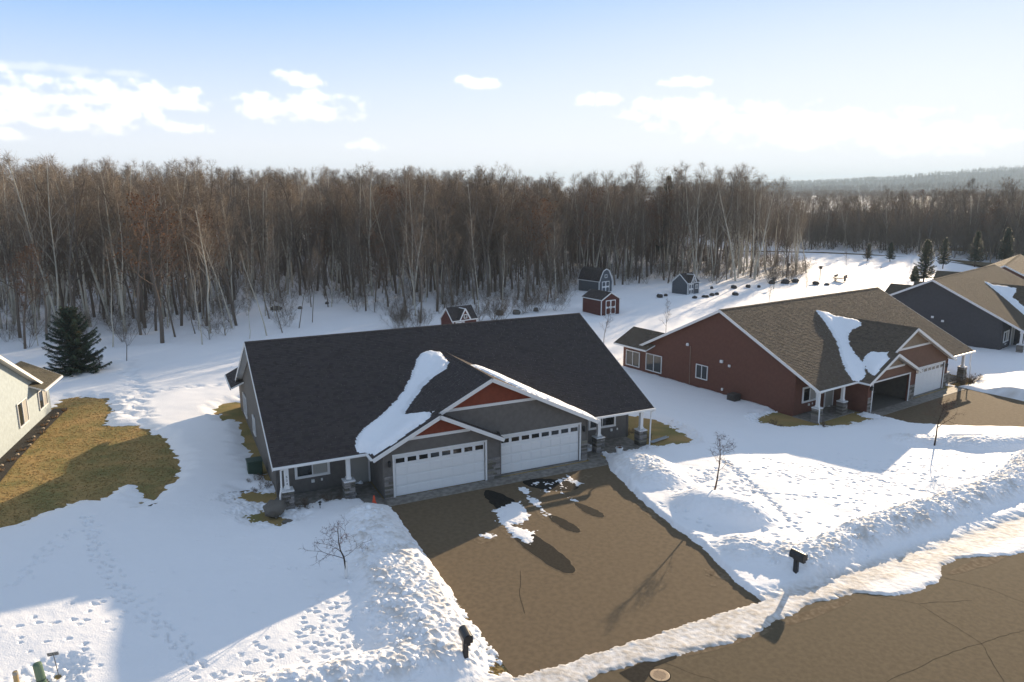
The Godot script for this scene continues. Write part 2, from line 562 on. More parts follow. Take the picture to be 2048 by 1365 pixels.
# height of the snow over the land; below -0.05 there is none
func snow(u: float, v: float, f: Field) -> float:
	var hd := look(f.hd, f, u, v)
	var sf := look(f.sf, f, u, v)
	var n1 := noise.get_noise_2d(u * 9.0, v * 9.0)
	var n2 := fine.get_noise_2d(u * 40.0, v * 40.0)
	var t := 0.20 + 0.05 * noise.get_noise_2d(u * 2.0, v * 2.0) + 0.012 * n1 + 0.006 * n2
	dirt_now = 0.0
	if sf < 2.5:
		t = minf(t, clampf((sf + 0.42 * n1 + 0.30 * n2) * 0.30, -0.12, 1.0))
	var bk := look(f.bk, f, u, v)
	if bk > 0.001:
		var rg := look(f.rg, f, u, v)
		var l1 := lump.get_noise_2d(u * 10.0, v * 10.0)
		var l2 := lump.get_noise_2d(u * 27.0 + 90.0, v * 27.0)
		var add := bk * (1.0 + rg * 0.42 * l1) + rg * (0.20 * absf(l1) + 0.09 * l2 + 0.05 * n2) * minf(1.0, bk * 3.0)
		t = maxf(t, 0.0) + maxf(add, 0.0) if t > 0.02 else maxf(t, t + add)
		dirt_now = clampf(rg * (0.5 * n1 + 0.45 * n2 + 0.12), 0.0, 0.7) * minf(1.0, bk * 2.5) * 0.95
	# packed snow pushed against the kerb, and the street itself
	var road := -v - 14.9
	if road > -0.6 and u > -40.0:
		var edge := -v - 16.35 + 0.18 * n1 + 0.07 * n2 + 0.25 * sin(u * 0.7)
		var tongue := S(13.2, 14.2, u) * (1.0 - S(16.6, 18.2, u)) * 0.55 + S(18.8, 21.0, u) * 0.75
		edge -= tongue
		var strip := 0.045 + 0.014 * n1 + 0.011 * n2
		var face := lump.get_noise_2d(u * 14.0, v * 14.0)
		t = lerpf(t, strip, S(-0.5, 0.35, road + 0.40 * face + 0.25 * n1 + 0.15 * n2 + 0.15))
		t = minf(t, clampf(-edge * 0.35, -0.12, 1.0))
		dirt_now = maxf(dirt_now, S(-0.3, 0.5, road) * (1.0 - 0.8 * minf(1.0, tongue * 1.6) * S(1.1, 1.5, road)) * clampf(0.66 + 0.35 * n1 + 0.5 * n2, 0.2, 1.0))
		hd = maxf(hd, -v - 15.15 + 0.05 * n2)
	if hd < 2.5:
		var cut := (hd + 0.10 * n1 + 0.05 * n2) * 1.15
		t = minf(t, clampf(cut, -0.12, 3.0))
		dirt_now = maxf(dirt_now, (1.0 - S(0.0, 1.6, hd)) * clampf((0.55 + 0.7 * n1 + 0.6 * n2) * minf(bk * 1.6, 1.0), 0.0, 0.75))
	if hd < 0.3:
		var th := look(f.th, f, u, v)
		if th < 0.6:
			t = maxf(t, clampf(-(th + 0.22 * n1 + 0.20 * n2 + 0.05) * 0.16, -0.12, 0.05))
	return t

func snow_top(u: float, v: float) -> float:
	var f := near_field if (v < 4.0 and v > -17.5 and u > -24 and u < 36) else back_field
	return T(u, v) + maxf(snow(u, v, f), -0.03)

var prints := []   # [u, v, long, wide, angle, depth]

func trail(pts: Array, step: float, spread: float, depth: float, jitter := 0.08) -> void:
	var left := 1.0
	for k in range(0, pts.size() - 2, 2):
		var a := Vector2(pts[k], pts[k + 1])
		var b := Vector2(pts[k + 2], pts[k + 3])
		var d := (b - a)
		var n := int(d.length() / step)
		for s in n:
			left = -left
			var p := a + d * (s / float(maxi(n, 1))) + d.normalized().orthogonal() * left * spread + Vector2(rng.randfn(0, jitter), rng.randfn(0, jitter))
			prints.append([p.x, p.y, rng.randf_range(0.11, 0.16), rng.randf_range(0.06, 0.085), d.angle() + rng.randfn(0, 0.25), depth * rng.randf_range(0.7, 1.2)])

func scatter_prints(u0: float, u1: float, v0: float, v1: float, n: int, depth: float) -> void:
	for k in int(n * 0.75):
		prints.append([rng.randf_range(u0, u1), rng.randf_range(v0, v1), rng.randf_range(0.07, 0.13), rng.randf_range(0.05, 0.08), rng.randf() * TAU, depth * rng.randf_range(0.5, 1.1)])

func footprints() -> void:
	trail([-13.8, 4, -13.1, -0.6, -12.15, -4.1, -10.4, -8.4, -9.9, -9.7, -9.5, -11.5], 0.26, 0.16, 0.10)
	trail([-13.6, 3.5, -12.9, -0.6, -11.95, -4.1, -10.2, -8.4, -9.6, -10.7], 0.30, 0.14, 0.08)
	trail([-14.4, 2.4, -15.2, 0.4, -15.9, -2.2], 0.28, 0.18, 0.07)
	trail([-14.2, 2.2, -15.0, 0.3, -15.7, -2.2], 0.3, 0.22, 0.07)
	trail([-17, -4.9, -14.6, -5.4, -12.4, -6.2], 0.55, 0.06, 0.08)
	scatter_prints(-17.5, -12.3, -9.6, -4.4, 46, 0.08)
	scatter_prints(-6.5, -4.6, -11.6, -8.6, 60, 0.09)
	scatter_prints(-8.5, -4.8, -12.2, -9.8, 70, 0.08)
	scatter_prints(-9.6, -6.5, -12.0, -11.0, 26, 0.09)
	scatter_prints(-6.0, -3.6, -8.6, -5.2, 60, 0.05)
	scatter_prints(-13.0, -5.5, -8.5, -1.0, 60, 0.035)
	trail([17.9, -3.8, 16.6, -7.6, 15.1, -11.4], 0.27, 0.06, 0.13, 0.03)
	trail([17.7, -3.6, 16.5, -7.5], 0.31, 0.09, 0.11)
	trail([15.6, -7.2, 19.4, -10.4], 0.42, 0.05, 0.09)
	trail([22.7, -6.0, 23.9, -11.9], 0.25, 0.10, 0.12)
	trail([20.2, -3.4, 22.0, -6.5, 22.6, -11.5], 0.5, 0.12, 0.09)
	trail([15.0, -8.2, 14.0, -11.0], 0.4, 0.15, 0.09)
	trail([18.5, -5.5, 20.5, -8, 22, -11.5], 0.5, 0.1, 0.09)
	trail([16.7, -5.2, 20.3, -7.7, 24.5, -9.6], 0.55, 0.09, 0.08)
	trail([17.8, -5.0, 22.5, -7.4, 26.5, -8.5], 0.6, 0.09, 0.08)
	trail([24, -6.2, 26, -10, 28, -11.6], 0.35, 0.14, 0.1)
	scatter_prints(14.3, 16.7, -8.2, -4.2, 115, 0.09)
	scatter_prints(13.2, 15.5, -6.2, -3.2, 30, 0.06)
	scatter_prints(11.8, 13.6, -7.3, -5.3, 34, 0.10)
	scatter_prints(18.5, 27.0, -11.8, -4.2, 150, 0.07)
	scatter_prints(13.5, 19.0, -12.2, -8.8, 46, 0.08)
	scatter_prints(25, 31, -11.5, -7.0, 80, 0.06)
	trail([10.4, -9.8, 10.9, -12.5], 0.28, 0.14, 0.12)
	trail([11.1, -6.8, 11.6, -9.2, 11.0, -12.0], 0.35, 0.12, 0.1)

func snow_grid(called: String, u0: float, u1: float, v0: float, v1: float, du: float, f: Field, stamp: bool) -> void:
	var nu := int(round((u1 - u0) / du)) + 1
	var nv := int(round((v1 - v0) / du)) + 1
	var th := PackedFloat32Array()
	var dirt := PackedFloat32Array()
	th.resize(nu * nv)
	dirt.resize(nu * nv)
	for b in nv:
		var v := v0 + b * du
		for a in nu:
			th[b * nu + a] = snow(u0 + a * du, v, f)
			dirt[b * nu + a] = dirt_now
	if stamp:
		for p in prints:
			var r: float = maxf(p[2] * 1.9, du * 2.0)
			var ca := cos(p[4])
			var sa := sin(p[4])
			var long: float = maxf(p[2], du * 1.0)
			var wide: float = maxf(p[3], du * 0.9)
			for b in range(maxi(0, int((p[1] - r - v0) / du)), mini(nv - 1, int((p[1] + r - v0) / du) + 1)):
				for a in range(maxi(0, int((p[0] - r - u0) / du)), mini(nu - 1, int((p[0] + r - u0) / du) + 1)):
					var x: float = u0 + a * du - p[0]
					var y: float = v0 + b * du - p[1]
					var d := Vector2((x * ca + y * sa) / long, (-x * sa + y * ca) / wide).length()
					var k := b * nu + a
					if d < 1.7 and th[k] > 0.05:
						th[k] = maxf(0.02, th[k] - p[5] * (1.0 - S(0.55, 1.05, d)) + 0.010 * exp(-pow((d - 1.25) / 0.25, 2.0)))
	var vs := PackedVector3Array()
	var ns := PackedVector3Array()
	var cs := PackedColorArray()
	vs.resize(nu * nv)
	ns.resize(nu * nv)
	cs.resize(nu * nv)
	for b in nv:
		for a in nu:
			var k := b * nu + a
			var u := u0 + a * du
			var v := v0 + b * du
			th[k] += T(u, v)
			vs[k] = Vector3(u, th[k], -v)
			var dr := dirt[k]
			cs[k] = Color(0.90 - 0.42 * dr, 0.905 - 0.475 * dr, 0.92 - 0.55 * dr)
	for b in nv:
		for a in nu:
			var k := b * nu + a
			var hx := (th[b * nu + mini(a + 1, nu - 1)] - th[b * nu + maxi(a - 1, 0)]) / (2.0 * du)
			var hv := (th[mini(b + 1, nv - 1) * nu + a] - th[maxi(b - 1, 0) * nu + a]) / (2.0 * du)
			ns[k] = Vector3(-hx, 1.0, hv).normalized()
	var idx := PackedInt32Array()
	for b in nv - 1:
		for a in nu - 1:
			var k := b * nu + a
			var u := u0 + a * du
			var v := v0 + b * du
			var t0 := T(u, v)
			if maxf(maxf(th[k], th[k + 1]), maxf(th[k + nu], th[k + nu + 1])) - t0 < -0.055:
				continue
			idx.append_array([k, k + nu, k + 1, k + 1, k + nu, k + nu + 1])
	var arr := []
	arr.resize(Mesh.ARRAY_MAX)
	arr[Mesh.ARRAY_VERTEX] = vs
	arr[Mesh.ARRAY_NORMAL] = ns
	arr[Mesh.ARRAY_COLOR] = cs
	arr[Mesh.ARRAY_INDEX] = idx
	var m := ArrayMesh.new()
	m.add_surface_from_arrays(Mesh.PRIMITIVE_TRIANGLES, arr)
	structure(called, m, M.snow)

func land_grid(called: String, us: PackedFloat32Array, vv: PackedFloat32Array, lift: float, m: Material) -> void:
	var mb := MB.new()
	for b in vv.size():
		for a in us.size():
			mb.v.append(P(us[a], T(us[a], vv[b]) + lift, vv[b]))
			mb.n.append(Vector3.UP)
			mb.c.append(lawn_col(us[a], vv[b]))
	var nu := us.size()
	for b in vv.size() - 1:
		for a in nu - 1:
			var k := b * nu + a
			mb.i.append_array([k, k + nu, k + 1, k + 1, k + nu, k + nu + 1])
	structure(called, mb, m)

func steps(list: Array) -> PackedFloat32Array:   # [from, to, step, to, step ...]
	var p := PackedFloat32Array()
	var x: float = list[0]
	for k in range(1, list.size(), 2):
		while x < list[k] - 1e-4:
			p.append(x)
			x += list[k + 1]
		x = list[k]
	p.append(x)
	return p

func sheet(parent: Node, called: String, pts: PackedVector2Array, lift: float, m: Material) -> MeshInstance3D:
	var mb := MB.new()
	var t := Geometry2D.triangulate_polygon(pts)
	for k in range(0, t.size(), 3):
		var q := []
		for j in 3:
			var p := pts[t[k + j]]
			q.append(P(p.x, T(p.x, p.y) + lift, p.y))
		mb.tri(q[0], q[1], q[2], Vector3.UP)
	return part(parent, called, mb, m)

func blob(a: Vector2, b: Vector2, r0: float, r1: float, seed_: float, rough := 0.25, n := 44) -> PackedVector2Array:
	var out := PackedVector2Array()
	var d := (b - a)
	for k in n:
		var t := TAU * k / n
		var s := 0.5 - 0.5 * cos(t)
		var w := lerpf(r0, r1, s) * sin(t)
		var e := maxf(0.15, absf(sin(t)))
		var nz := 1.0 + rough * noise.get_noise_2d(cos(t) * 30.0 + seed_ * 50.0, sin(t) * 30.0)
		out.append(a + d * s + d.normalized().orthogonal() * w * nz + d.normalized() * 0.2 * r0 * rough * noise.get_noise_1d(t * 40 + seed_ * 9) * e)
	return out

func ribbon(parent: Node, called: String, pts: Array, w: float, lift: float, m: Material, wobble := 0.0) -> void:
	var mb := MB.new()
	var q := []
	for k in range(0, pts.size() - 2, 2):
		var a := Vector2(pts[k], pts[k + 1])
		var b := Vector2(pts[k + 2], pts[k + 3])
		var n := maxi(1, int((b - a).length() / 0.3))
		for s in n:
			q.append(a.lerp(b, s / float(n)))
	q.append(Vector2(pts[-2], pts[-1]))
	for k in q.size():
		q[k] += Vector2(fine.get_noise_2d(q[k].x * 60, q[k].y * 60), fine.get_noise_2d(q[k].y * 60 + 300, q[k].x * 60)) * wobble
	for k in q.size() - 1:
		var d: Vector2 = (q[k + 1] - q[k]).normalized().orthogonal() * w * 0.5
		var c := [q[k] - d, q[k] + d, q[k + 1] + d, q[k + 1] - d]
		var r := []
		for p in c:
			r.append(P(p.x, T(p.x, p.y) + lift, p.y))
		mb.quad(r[0], r[1], r[2], r[3], Vector3.UP)
	part(parent, called, mb, m)

func lawn_col(u: float, v: float) -> Color:   # straw with greener patches, the same turf everywhere
	var g := clampf(0.5 + 0.9 * noise.get_noise_2d(u * 4.0, v * 4.0) + 0.5 * fine.get_noise_2d(u * 12.0, v * 12.0), 0, 1)
	return Color(0.50, 0.345, 0.165).lerp(Color(0.27, 0.25, 0.115), g)

func build_ground() -> void:
	land_grid("ground", steps([-4500, -300, 300, -60, 20, -26, 2, -5, 0.5, 40, 1, 120, 2, 400, 20, 4500, 300]), steps([-600, -60, 40, -18, 3, 2, 1, 30, 0.5, 40, 1.5, 100, 3, 400, 25, 4700, 300]), -0.032, M.lawn)
	near_field = field(-24.5, 36.5, -17.8, 4.6, 0.2)
	back_field = field(-46, 102, -3, 76, 0.5)
	footprints()
	snow_grid("snow_front_yard", -24, 36, -17.4, 4.02, 0.07, near_field, true)
	prints.clear()
	trail([-13.1, 40, -12.4, 33, -11.75, 26.5, -11.9, 18.8], 0.3, 0.25, 0.13, 0.2)
	trail([-13.0, 34, -12.2, 27, -12.5, 20], 0.33, 0.3, 0.13, 0.3)
	trail([-11.4, 26.3, -9, 26.6, -6.4, 26.2, 0, 29], 0.42, 0.15, 0.12)
	scatter_prints(-13.5, -10.8, 18.5, 28, 60, 0.10)
	snow_grid("snow_back_lawn", -46, 102, 4.0, 76, 0.3, back_field, true)
	# side strips beside the front yard, and the open country
	var right_field := field(35, 140, -17, 6, 0.5)
	snow_grid("snow_side_yard", 36, 138, -16.6, 4.0, 0.4, right_field, false)
	var left_field := field(-60, -22, -17, 30, 1.0)
	snow_grid("snow_left_yard", -46, -24, -16.6, 4.0, 0.4, left_field, false)
	var mb := MB.new()
	var us := steps([-4400, -200, 200, -46, 22, 102, 4, 138, 4, 400, 20, 4400, 200])
	var vs := steps([-16.6, 4, 4.12, 76, 4, 300, 14, 800, 50, 4600, 200])
	for b in vs.size():
		for a in us.size():
			mb.v.append(P(us[a], T(us[a], vs[b]) + 0.17, vs[b]))
			mb.n.append(Vector3.UP)
			mb.c.append(Color(0.88, 0.89, 0.92))
	for b in vs.size() - 1:
		for a in us.size() - 1:
			var u := us[a] + 0.1
			var v := vs[b] + 0.1
			if (v < 76.0 and v > 4.0 and u > -46.0 and u < 102.0) or (v < 4.0 and u > -46.0 and u < 138.0):
				continue
			var k := b * us.size() + a
			mb.i.append_array([k, k + us.size(), k + 1, k + 1, k + us.size(), k + us.size() + 1])
	structure("snow_field", mb, M.snow)
	# paved ground
	var d := sheet(self, "driveway", poly([-0.72, -0.9, -0.74, -15.5, 9.6, -15.5, 9.9, -13.65, 10.6, -11.06, 10.8, -8.5, 11.2, -5.6, 11.9, -3.2, 12.3, -1.0, 12.3, -0.86]), -0.004, M.asphalt)
	d.set_meta("kind", "structure")
	for w in [[3.75, -5.3, 4.2, -10.3, 0.5, 0.62, 1.0], [5.9, -5.2, 6.25, -7.35, 0.28, 0.36, 2.0], [7.7, -4.5, 8.05, -6.5, 0.22, 0.36, 3.0], [6.6, -1.0, 8.8, -3.0, 0.7, 0.8, 4.0], [4.4, -1.2, 4.6, -4.0, 0.4, 0.7, 8.0]]:
		var a := Vector2(w[0], w[1])
		var b := Vector2(w[2], w[3])
		if w[6] < 4.0:
			sheet(d, "salt_stain", blob(a - (b - a).normalized() * 0.1, b + (b - a).normalized() * 0.12, w[4] + 0.04, w[5] + 0.05, w[6]), 0.0, M.salt_asphalt)
		sheet(d, "wet_patch", blob(a, b, w[4], w[5], w[6]), 0.004, M.wet_asphalt)
	for w in [[10.3, -5.6, 10.35, -8.2, 0.28, 0.3, 5.0], [3.45, -4.6, 3.3, -6.9, 0.22, 0.16, 6.0], [9.2, -12.3, 9.5, -13.4, 0.25, 0.3, 7.0], [5.65, -3.0, 5.45, -5.6, 0.16, 0.10, 9.0], [1.7, -6.0, 2.7, -6.3, 0.3, 0.35, 10.0], [8.5, -2.4, 10.6, -1.7, 0.18, 0.2, 11.0], [8.9, -12.7, 9.1, -12.9, 0.1, 0.12, 12.0], [8.5, -13.4, 8.75, -13.5, 0.09, 0.1, 13.0]]:
		sheet(d, "salt_stain", blob(Vector2(w[0], w[1]), Vector2(w[2], w[3]), w[4], w[5], w[6], 0.6), 0.0, M.salt_asphalt)
	ribbon(d, "crack", [2.4, -9.2, 1.6, -10.8, 1.2, -12.0], 0.012, 0.002, M.tar, 0.04)
	var walk := MB.new()
	for k in 5:   # concrete apron in slabs
		var a := -0.72 + 2.6 * k
		walk.box(P(a + 1.29, -0.06, -0.48), Vector3(2.585, 0.13, 0.95), Basis(), 0.012)
	walk.box(P(-1.16, -0.06, 0.62), Vector3(1.05, 0.13, 3.6), Basis(), 0.012)
	walk.box(P(11.83, -0.06, 1.3), Vector3(0.96, 0.13, 2.5), Basis(), 0.012)
	structure("path", walk, M.concrete)
	for k in [1, 2]:
		var o: Dictionary = HOUSES[k]
		var e := sheet(self, numbered("driveway"), house_poly(o, [-0.75, -0.9, -0.9, -18.0, 11.6, -18.0, 12.2, -6.0, 12.3, -0.9]), 0.0, M.asphalt)
		e.set_meta("kind", "structure")
		var w := MB.new()
		var c := house_xy(o, 5.8, -0.48)
		w.box(P(c.x, T(c.x, c.y) - 0.05, c.y), Vector3(13.0, 0.13, 0.95), Basis(Vector3.UP, deg_to_rad(o.turn)), 0.012)
		structure("path", w, M.concrete)
	var road := sheet(self, "road", poly([-200, -15.4, -60, -15.4, -20, -15.4, 0, -15.4, 12, -15.4, 26, -15.4, 40, -15.0, 60, -12, 80, -8, 80, -20, 60, -24, 40, -26, 0, -26, -60, -26, -200, -26]), -0.010, M.road_asphalt)
	road.set_meta("kind", "structure")
	for c in [[13.3, -16.4, 14.6, -17.8, 14.3, -20.3, 12, -23], [9.6, -20.3, 13.0, -20.2, 16.4, -20.5, 21, -20.2, 28, -20.4], [3.9, -16.3, 4.4, -17.2, 5.0, -18.1, 5.2, -21], [17.0, -16.6, 18.0, -18.3, 18.3, -20.3], [14.6, -17.8, 16.6, -18.5]]:
		ribbon(road, "crack", c, 0.010, -0.005, M.tar, 0.06)
	sheet(road, "wet_patch", poly([2.4, -16.3, 3.2, -16.2, 4.0, -16.1, 4.7, -16.3, 4.5, -16.5, 3.6, -16.55, 2.9, -17.0, 2.6, -17.2, 2.5, -16.8]), -0.004, M.wet_asphalt)
	for e in [[4.8, -16.5, 8.6, -16.6, 0.16, 0.22, 21.0], [9.0, -16.6, 12.6, -16.5, 0.25, 0.2, 22.0], [17.6, -16.9, 23.0, -16.8, 0.25, 0.3, 23.0]]:
		sheet(road, "salt_stain", blob(Vector2(e[0], e[1]), Vector2(e[2], e[3]), e[4], e[5], e[6], 0.5), -0.0065, M.salt_asphalt)
	var far_road := sheet(self, "road_far", poly([100, 112, 118, 98, 128, 89.5, 132.5, 81.5, 134, 73, 138.5, 65.5, 150, 52, 160, 40, 163, 42, 153, 54, 141.5, 67.5, 137, 74, 135.5, 82.5, 131, 91, 120, 100.5, 102, 115]), 0.19, M.road_asphalt)
	far_road.set_meta("kind", "structure")

func hill_height(az: float, d: float) -> float:
	var tops := [[6, 16], [14, 20], [21.0, 26], [24, 33], [27, 41], [29.5, 51], [32, 60], [34.8, 67], [40, 70], [50, 60], [64, 40]]
	var top := 16.0
	for k in tops.size() - 1:
		if az >= tops[k][0]:
			top = lerpf(tops[k][1], tops[k + 1][1], clampf((az - tops[k][0]) / (tops[k + 1][0] - tops[k][0]), 0, 1))
	var r := deg_to_rad(az + 25.604)
	var u := CAM.x + sin(r) * d
	var v := -CAM.z + cos(r) * d
	d /= 1.5
	var h := -8.0 + 6.0 * S(900, 950, d) + top * (0.16 * S(900, 1000, d) * (1.0 + noise.get_noise_2d(u * 0.06, v * 0.06)) + 0.84 * S(1250, 2050, d)) + 3.0 * fine.get_noise_2d(u * 0.6, v * 0.6)
	return h * (1.0 - 0.35 * S(2050, 2400, d)) * 1.08

func build_hill() -> void:
	# a wooded ridge two kilometres off
	var mb := MB.new()
	var na := 240
	var nd := 40
	for b in nd:
		for a in na:
			var az := 6.0 + 56.0 * a / (na - 1)
			var d := 1350.0 + 2250.0 * b / (nd - 1)
			var r := deg_to_rad(az + 25.604)
			var u := CAM.x + sin(r) * d
			var v := -CAM.z + cos(r) * d
			mb.v.append(P(u, hill_height(az, d), v))
			mb.n.append(Vector3.UP)
			mb.c.append(Color(0.13, 0.12, 0.115))
	for b in nd:
		for a in na:
			var k := b * na + a
			var e := mb.v[b * na + mini(a + 1, na - 1)] - mb.v[b * na + maxi(a - 1, 0)]
			var g := mb.v[mini(b + 1, nd - 1) * na + a] - mb.v[maxi(b - 1, 0) * na + a]
			var nn := e.cross(g).normalized()
			mb.n[k] = nn if nn.y > 0 else -nn
	for b in nd - 1:
		for a in na - 1:
			var k := b * na + a
			mb.i.append_array([k, k + na, k + 1, k + 1, k + na, k + na + 1])
	structure("hill", mb, mat("hill_ground", Color.WHITE, 1.0, true, 0.0))

# ------------------------------------------------------------------ houses
func clip_low(p: Array, h: float, keep_above: bool) -> Array:
	var out := []
	for k in p.size():
		var a: Vector2 = p[k]
		var b: Vector2 = p[(k + 1) % p.size()]
		var ia := a.y >= h if keep_above else a.y <= h
		var ib := b.y >= h if keep_above else b.y <= h
		if ia:
			out.append(a)
		if ia != ib:
			out.append(a.lerp(b, (h - a.y) / (b.y - a.y)))
	return out

# a wall clad in lapped boards: outline in (s, h) from the point o along dir, facing out
func siding(parent: Node, called: String, o: Vector3, dir: Vector3, out: Vector3, shape: Array, m: Material, lap := 0.16) -> MeshInstance3D:
	var key := "%s %s %s %s %s" % [o, dir, out, shape, lap]
	if not cache.has(key):
		var mb := MB.new()
		var pts := []
		var top := -9.0
		var low := 99.0
		for k in range(0, shape.size(), 2):
			pts.append(Vector2(shape[k], shape[k + 1]))
			top = maxf(top, shape[k + 1])
			low = minf(low, shape[k + 1])
		var h := low
		while h < top - 0.001:
			var h1 := minf(h + lap, top)
			var q := clip_low(clip_low(pts, h, true), h1, false)
			if q.size() > 2:
				var w := []
				for p in q:
					w.append(o + dir * p.x + Vector3.UP * p.y + out * 0.016 * (1.0 - (p.y - h) / lap))
				mb.fan(w, (out + Vector3.UP * 0.1).normalized())
				var a := 1e9
				var b := -1e9
				for p in q:
					if p.y < h + 0.001:
						a = minf(a, p.x)
						b = maxf(b, p.x)
				if b > a:
					var e := o + Vector3.UP * h
					mb.quad(e + dir * a, e + dir * b, e + dir * b + out * 0.016, e + dir * a + out * 0.016, Vector3.DOWN)
			h = h1
		# the back of the wall, so that it has thickness
		var back := []
		for p in pts:
			back.append(o + dir * p.x + Vector3.UP * p.y - out * 0.12)
		mb.fan(back, -out)
		for k in pts.size():
			var a: Vector2 = pts[k]
			var b: Vector2 = pts[(k + 1) % pts.size()]
			var e := (dir * (b.y - a.y) - Vector3.UP * (b.x - a.x)).normalized()
			mb.quad(o + dir * a.x + Vector3.UP * a.y, o + dir * b.x + Vector3.UP * b.y, o + dir * b.x + Vector3.UP * b.y - out * 0.12, o + dir * a.x + Vector3.UP * a.y - out * 0.12, e)
		cache[key] = mb.mesh()
	return part(parent, called, cache[key], m)

# one slope of a roof: corners in order round it, the first two along the eave
func slope(parent: Node, called: String, c: Array, m: Material, exposure := 0.15) -> void:
	var key := "slope %s %s" % [c, exposure]
	var key2 := key + " deck"
	if not cache.has(key):
		var ex: Vector3 = (c[1] - c[0]).normalized()
		var nn: Vector3 = ex.cross(c[2] - c[0]).normalized()
		if nn.y < 0:
			nn = -nn
		var ey := nn.cross(ex).normalized()
		if ey.y < 0:
			ey = -ey
		var q := []
		var top := 0.0
		for p in c:
			var d: Vector3 = p - c[0]
			q.append(Vector2(d.dot(ex), d.dot(ey)))
			top = maxf(top, q[-1].y)
		var deck := MB.new()
		var lo := []
		for p in c:
			lo.append(p - nn * 0.10)
		deck.fan(lo, -nn)
		deck.fan(c, nn)
		for k in c.size():
			var e: Vector3 = c[(k + 1) % c.size()]
			var f: Vector3 = c[k]
			var o := (e - f).cross(nn)
			var mid := Vector3.ZERO
			for p in c:
				mid += p / c.size()
			if o.dot((e + f) * 0.5 - mid) < 0:
				o = -o
			deck.quad(f, e, e - nn * 0.10, f - nn * 0.10, o.normalized())
		cache[key2] = deck.mesh()
		var mb := MB.new()
		var y := 0.0
		var row := 0
		var r := RandomNumberGenerator.new()
		r.seed = 77
		while y < top - 0.02:
			var y1 := minf(y + exposure, top)
			var x0 := [1e9, 1e9]
			var x1 := [-1e9, -1e9]
			for k in q.size():
				var a: Vector2 = q[k]
				var b: Vector2 = q[(k + 1) % q.size()]
				for s in 2:
					var yy: float = clampf([y, y1][s], 0.0005, top - 0.0005)
					if (a.y - yy) * (b.y - yy) <= 0.0 and absf(a.y - b.y) > 1e-6:
						var x := lerpf(a.x, b.x, (yy - a.y) / (b.y - a.y))
						x0[s] = minf(x0[s], x)
						x1[s] = maxf(x1[s], x)
			if x1[0] > x0[0]:
				var o0: Vector3 = c[0] + ey * y
				var o1: Vector3 = c[0] + ey * y1
				var len_: float = x1[0] - x0[0]
				var x := 0.0
				while x < len_ - 0.01:
					var w := r.randf_range(0.12, 0.30)
					if len_ - x - w < 0.12:
						w = len_ - x
					var f0 := x / len_
					var f1 := (x + w) / len_
					var lift := r.randf_range(0.010, 0.022)
					var tone := r.randf_range(0.74, 1.2)
					mb.col = Color(tone, tone * r.randf_range(0.97, 1.02), tone * r.randf_range(0.95, 1.05))
					var a := o0 + ex * lerpf(x0[0], x1[0], f0) + nn * lift
					var b := o0 + ex * lerpf(x0[0], x1[0], f1) + nn * lift
					var d := o1 + ex * lerpf(x0[1], x1[1], f1) + nn * 0.003
					var e := o1 + ex * lerpf(x0[1], x1[1], f0) + nn * 0.003
					mb.quad(a, b, d, e, nn)
					mb.quad(a, b, b - nn * (lift), a - nn * (lift), -ey)
					x += w
			y = y1
			row += 1
		cache[key] = mb.mesh()
	var d := part(parent, called, cache[key2], M.trim)
	part(d, "shingle_courses", cache[key], m, "", true)

func roof_height(u: float, v: float) -> float:
	var h := -9.0
	if v >= 0.44:
		h = minf(2.34 + 0.499 * (v - 0.44), 6.71 - 0.499 * (v - 9.2))
	if v < 7.0:
		h = maxf(h, 5.53 - 0.492 * absf(u - 5.3))
	if v < 0.4:
		h = maxf(h, 4.06 - 0.492 * absf(u - 2.3))
	return h

func window(parent: Node, o: Vector3, dir: Vector3, out: Vector3, w: float, h: float, sashes := 2, blind := false, frame := 0.09) -> void:
	# o is the lower left corner
	var b := Basis(dir, Vector3.UP, dir.cross(Vector3.UP))
	var f := MB.new()
	var mid := o + dir * w * 0.5 + Vector3.UP * h * 0.5
	f.box(mid + Vector3.UP * (h * 0.5 - frame * 0.5) + out * 0.04, Vector3(w, frame, 0.07), b, 0.008)
	f.box(mid - Vector3.UP * (h * 0.5 - frame * 0.5) + out * 0.045, Vector3(w, frame, 0.08), b, 0.008)
	for s in [-1, 1]:
		f.box(mid + dir * s * (w * 0.5 - frame * 0.5) + out * 0.04, Vector3(frame, h - frame * 2 - 0.004, 0.07), b, 0.008)
	for k in range(1, sashes):
		f.box(mid + dir * (w * k / sashes - w * 0.5) + out * 0.04, Vector3(0.055, h - frame * 2 - 0.004, 0.055), b, 0.006)
	var win := part(parent, "window", f, M.trim)
	for k in sashes:
		var p := MB.new()
		var pw := (w - frame * 2) / sashes
		p.box(mid + dir * (pw * (k + 0.5) - (w - frame * 2) * 0.5) + out * 0.026, Vector3(pw - 0.03, h - frame * 2, 0.012), b)
		part(win, "pane", p, M.blind if (blind and k == 1) else M.glass)

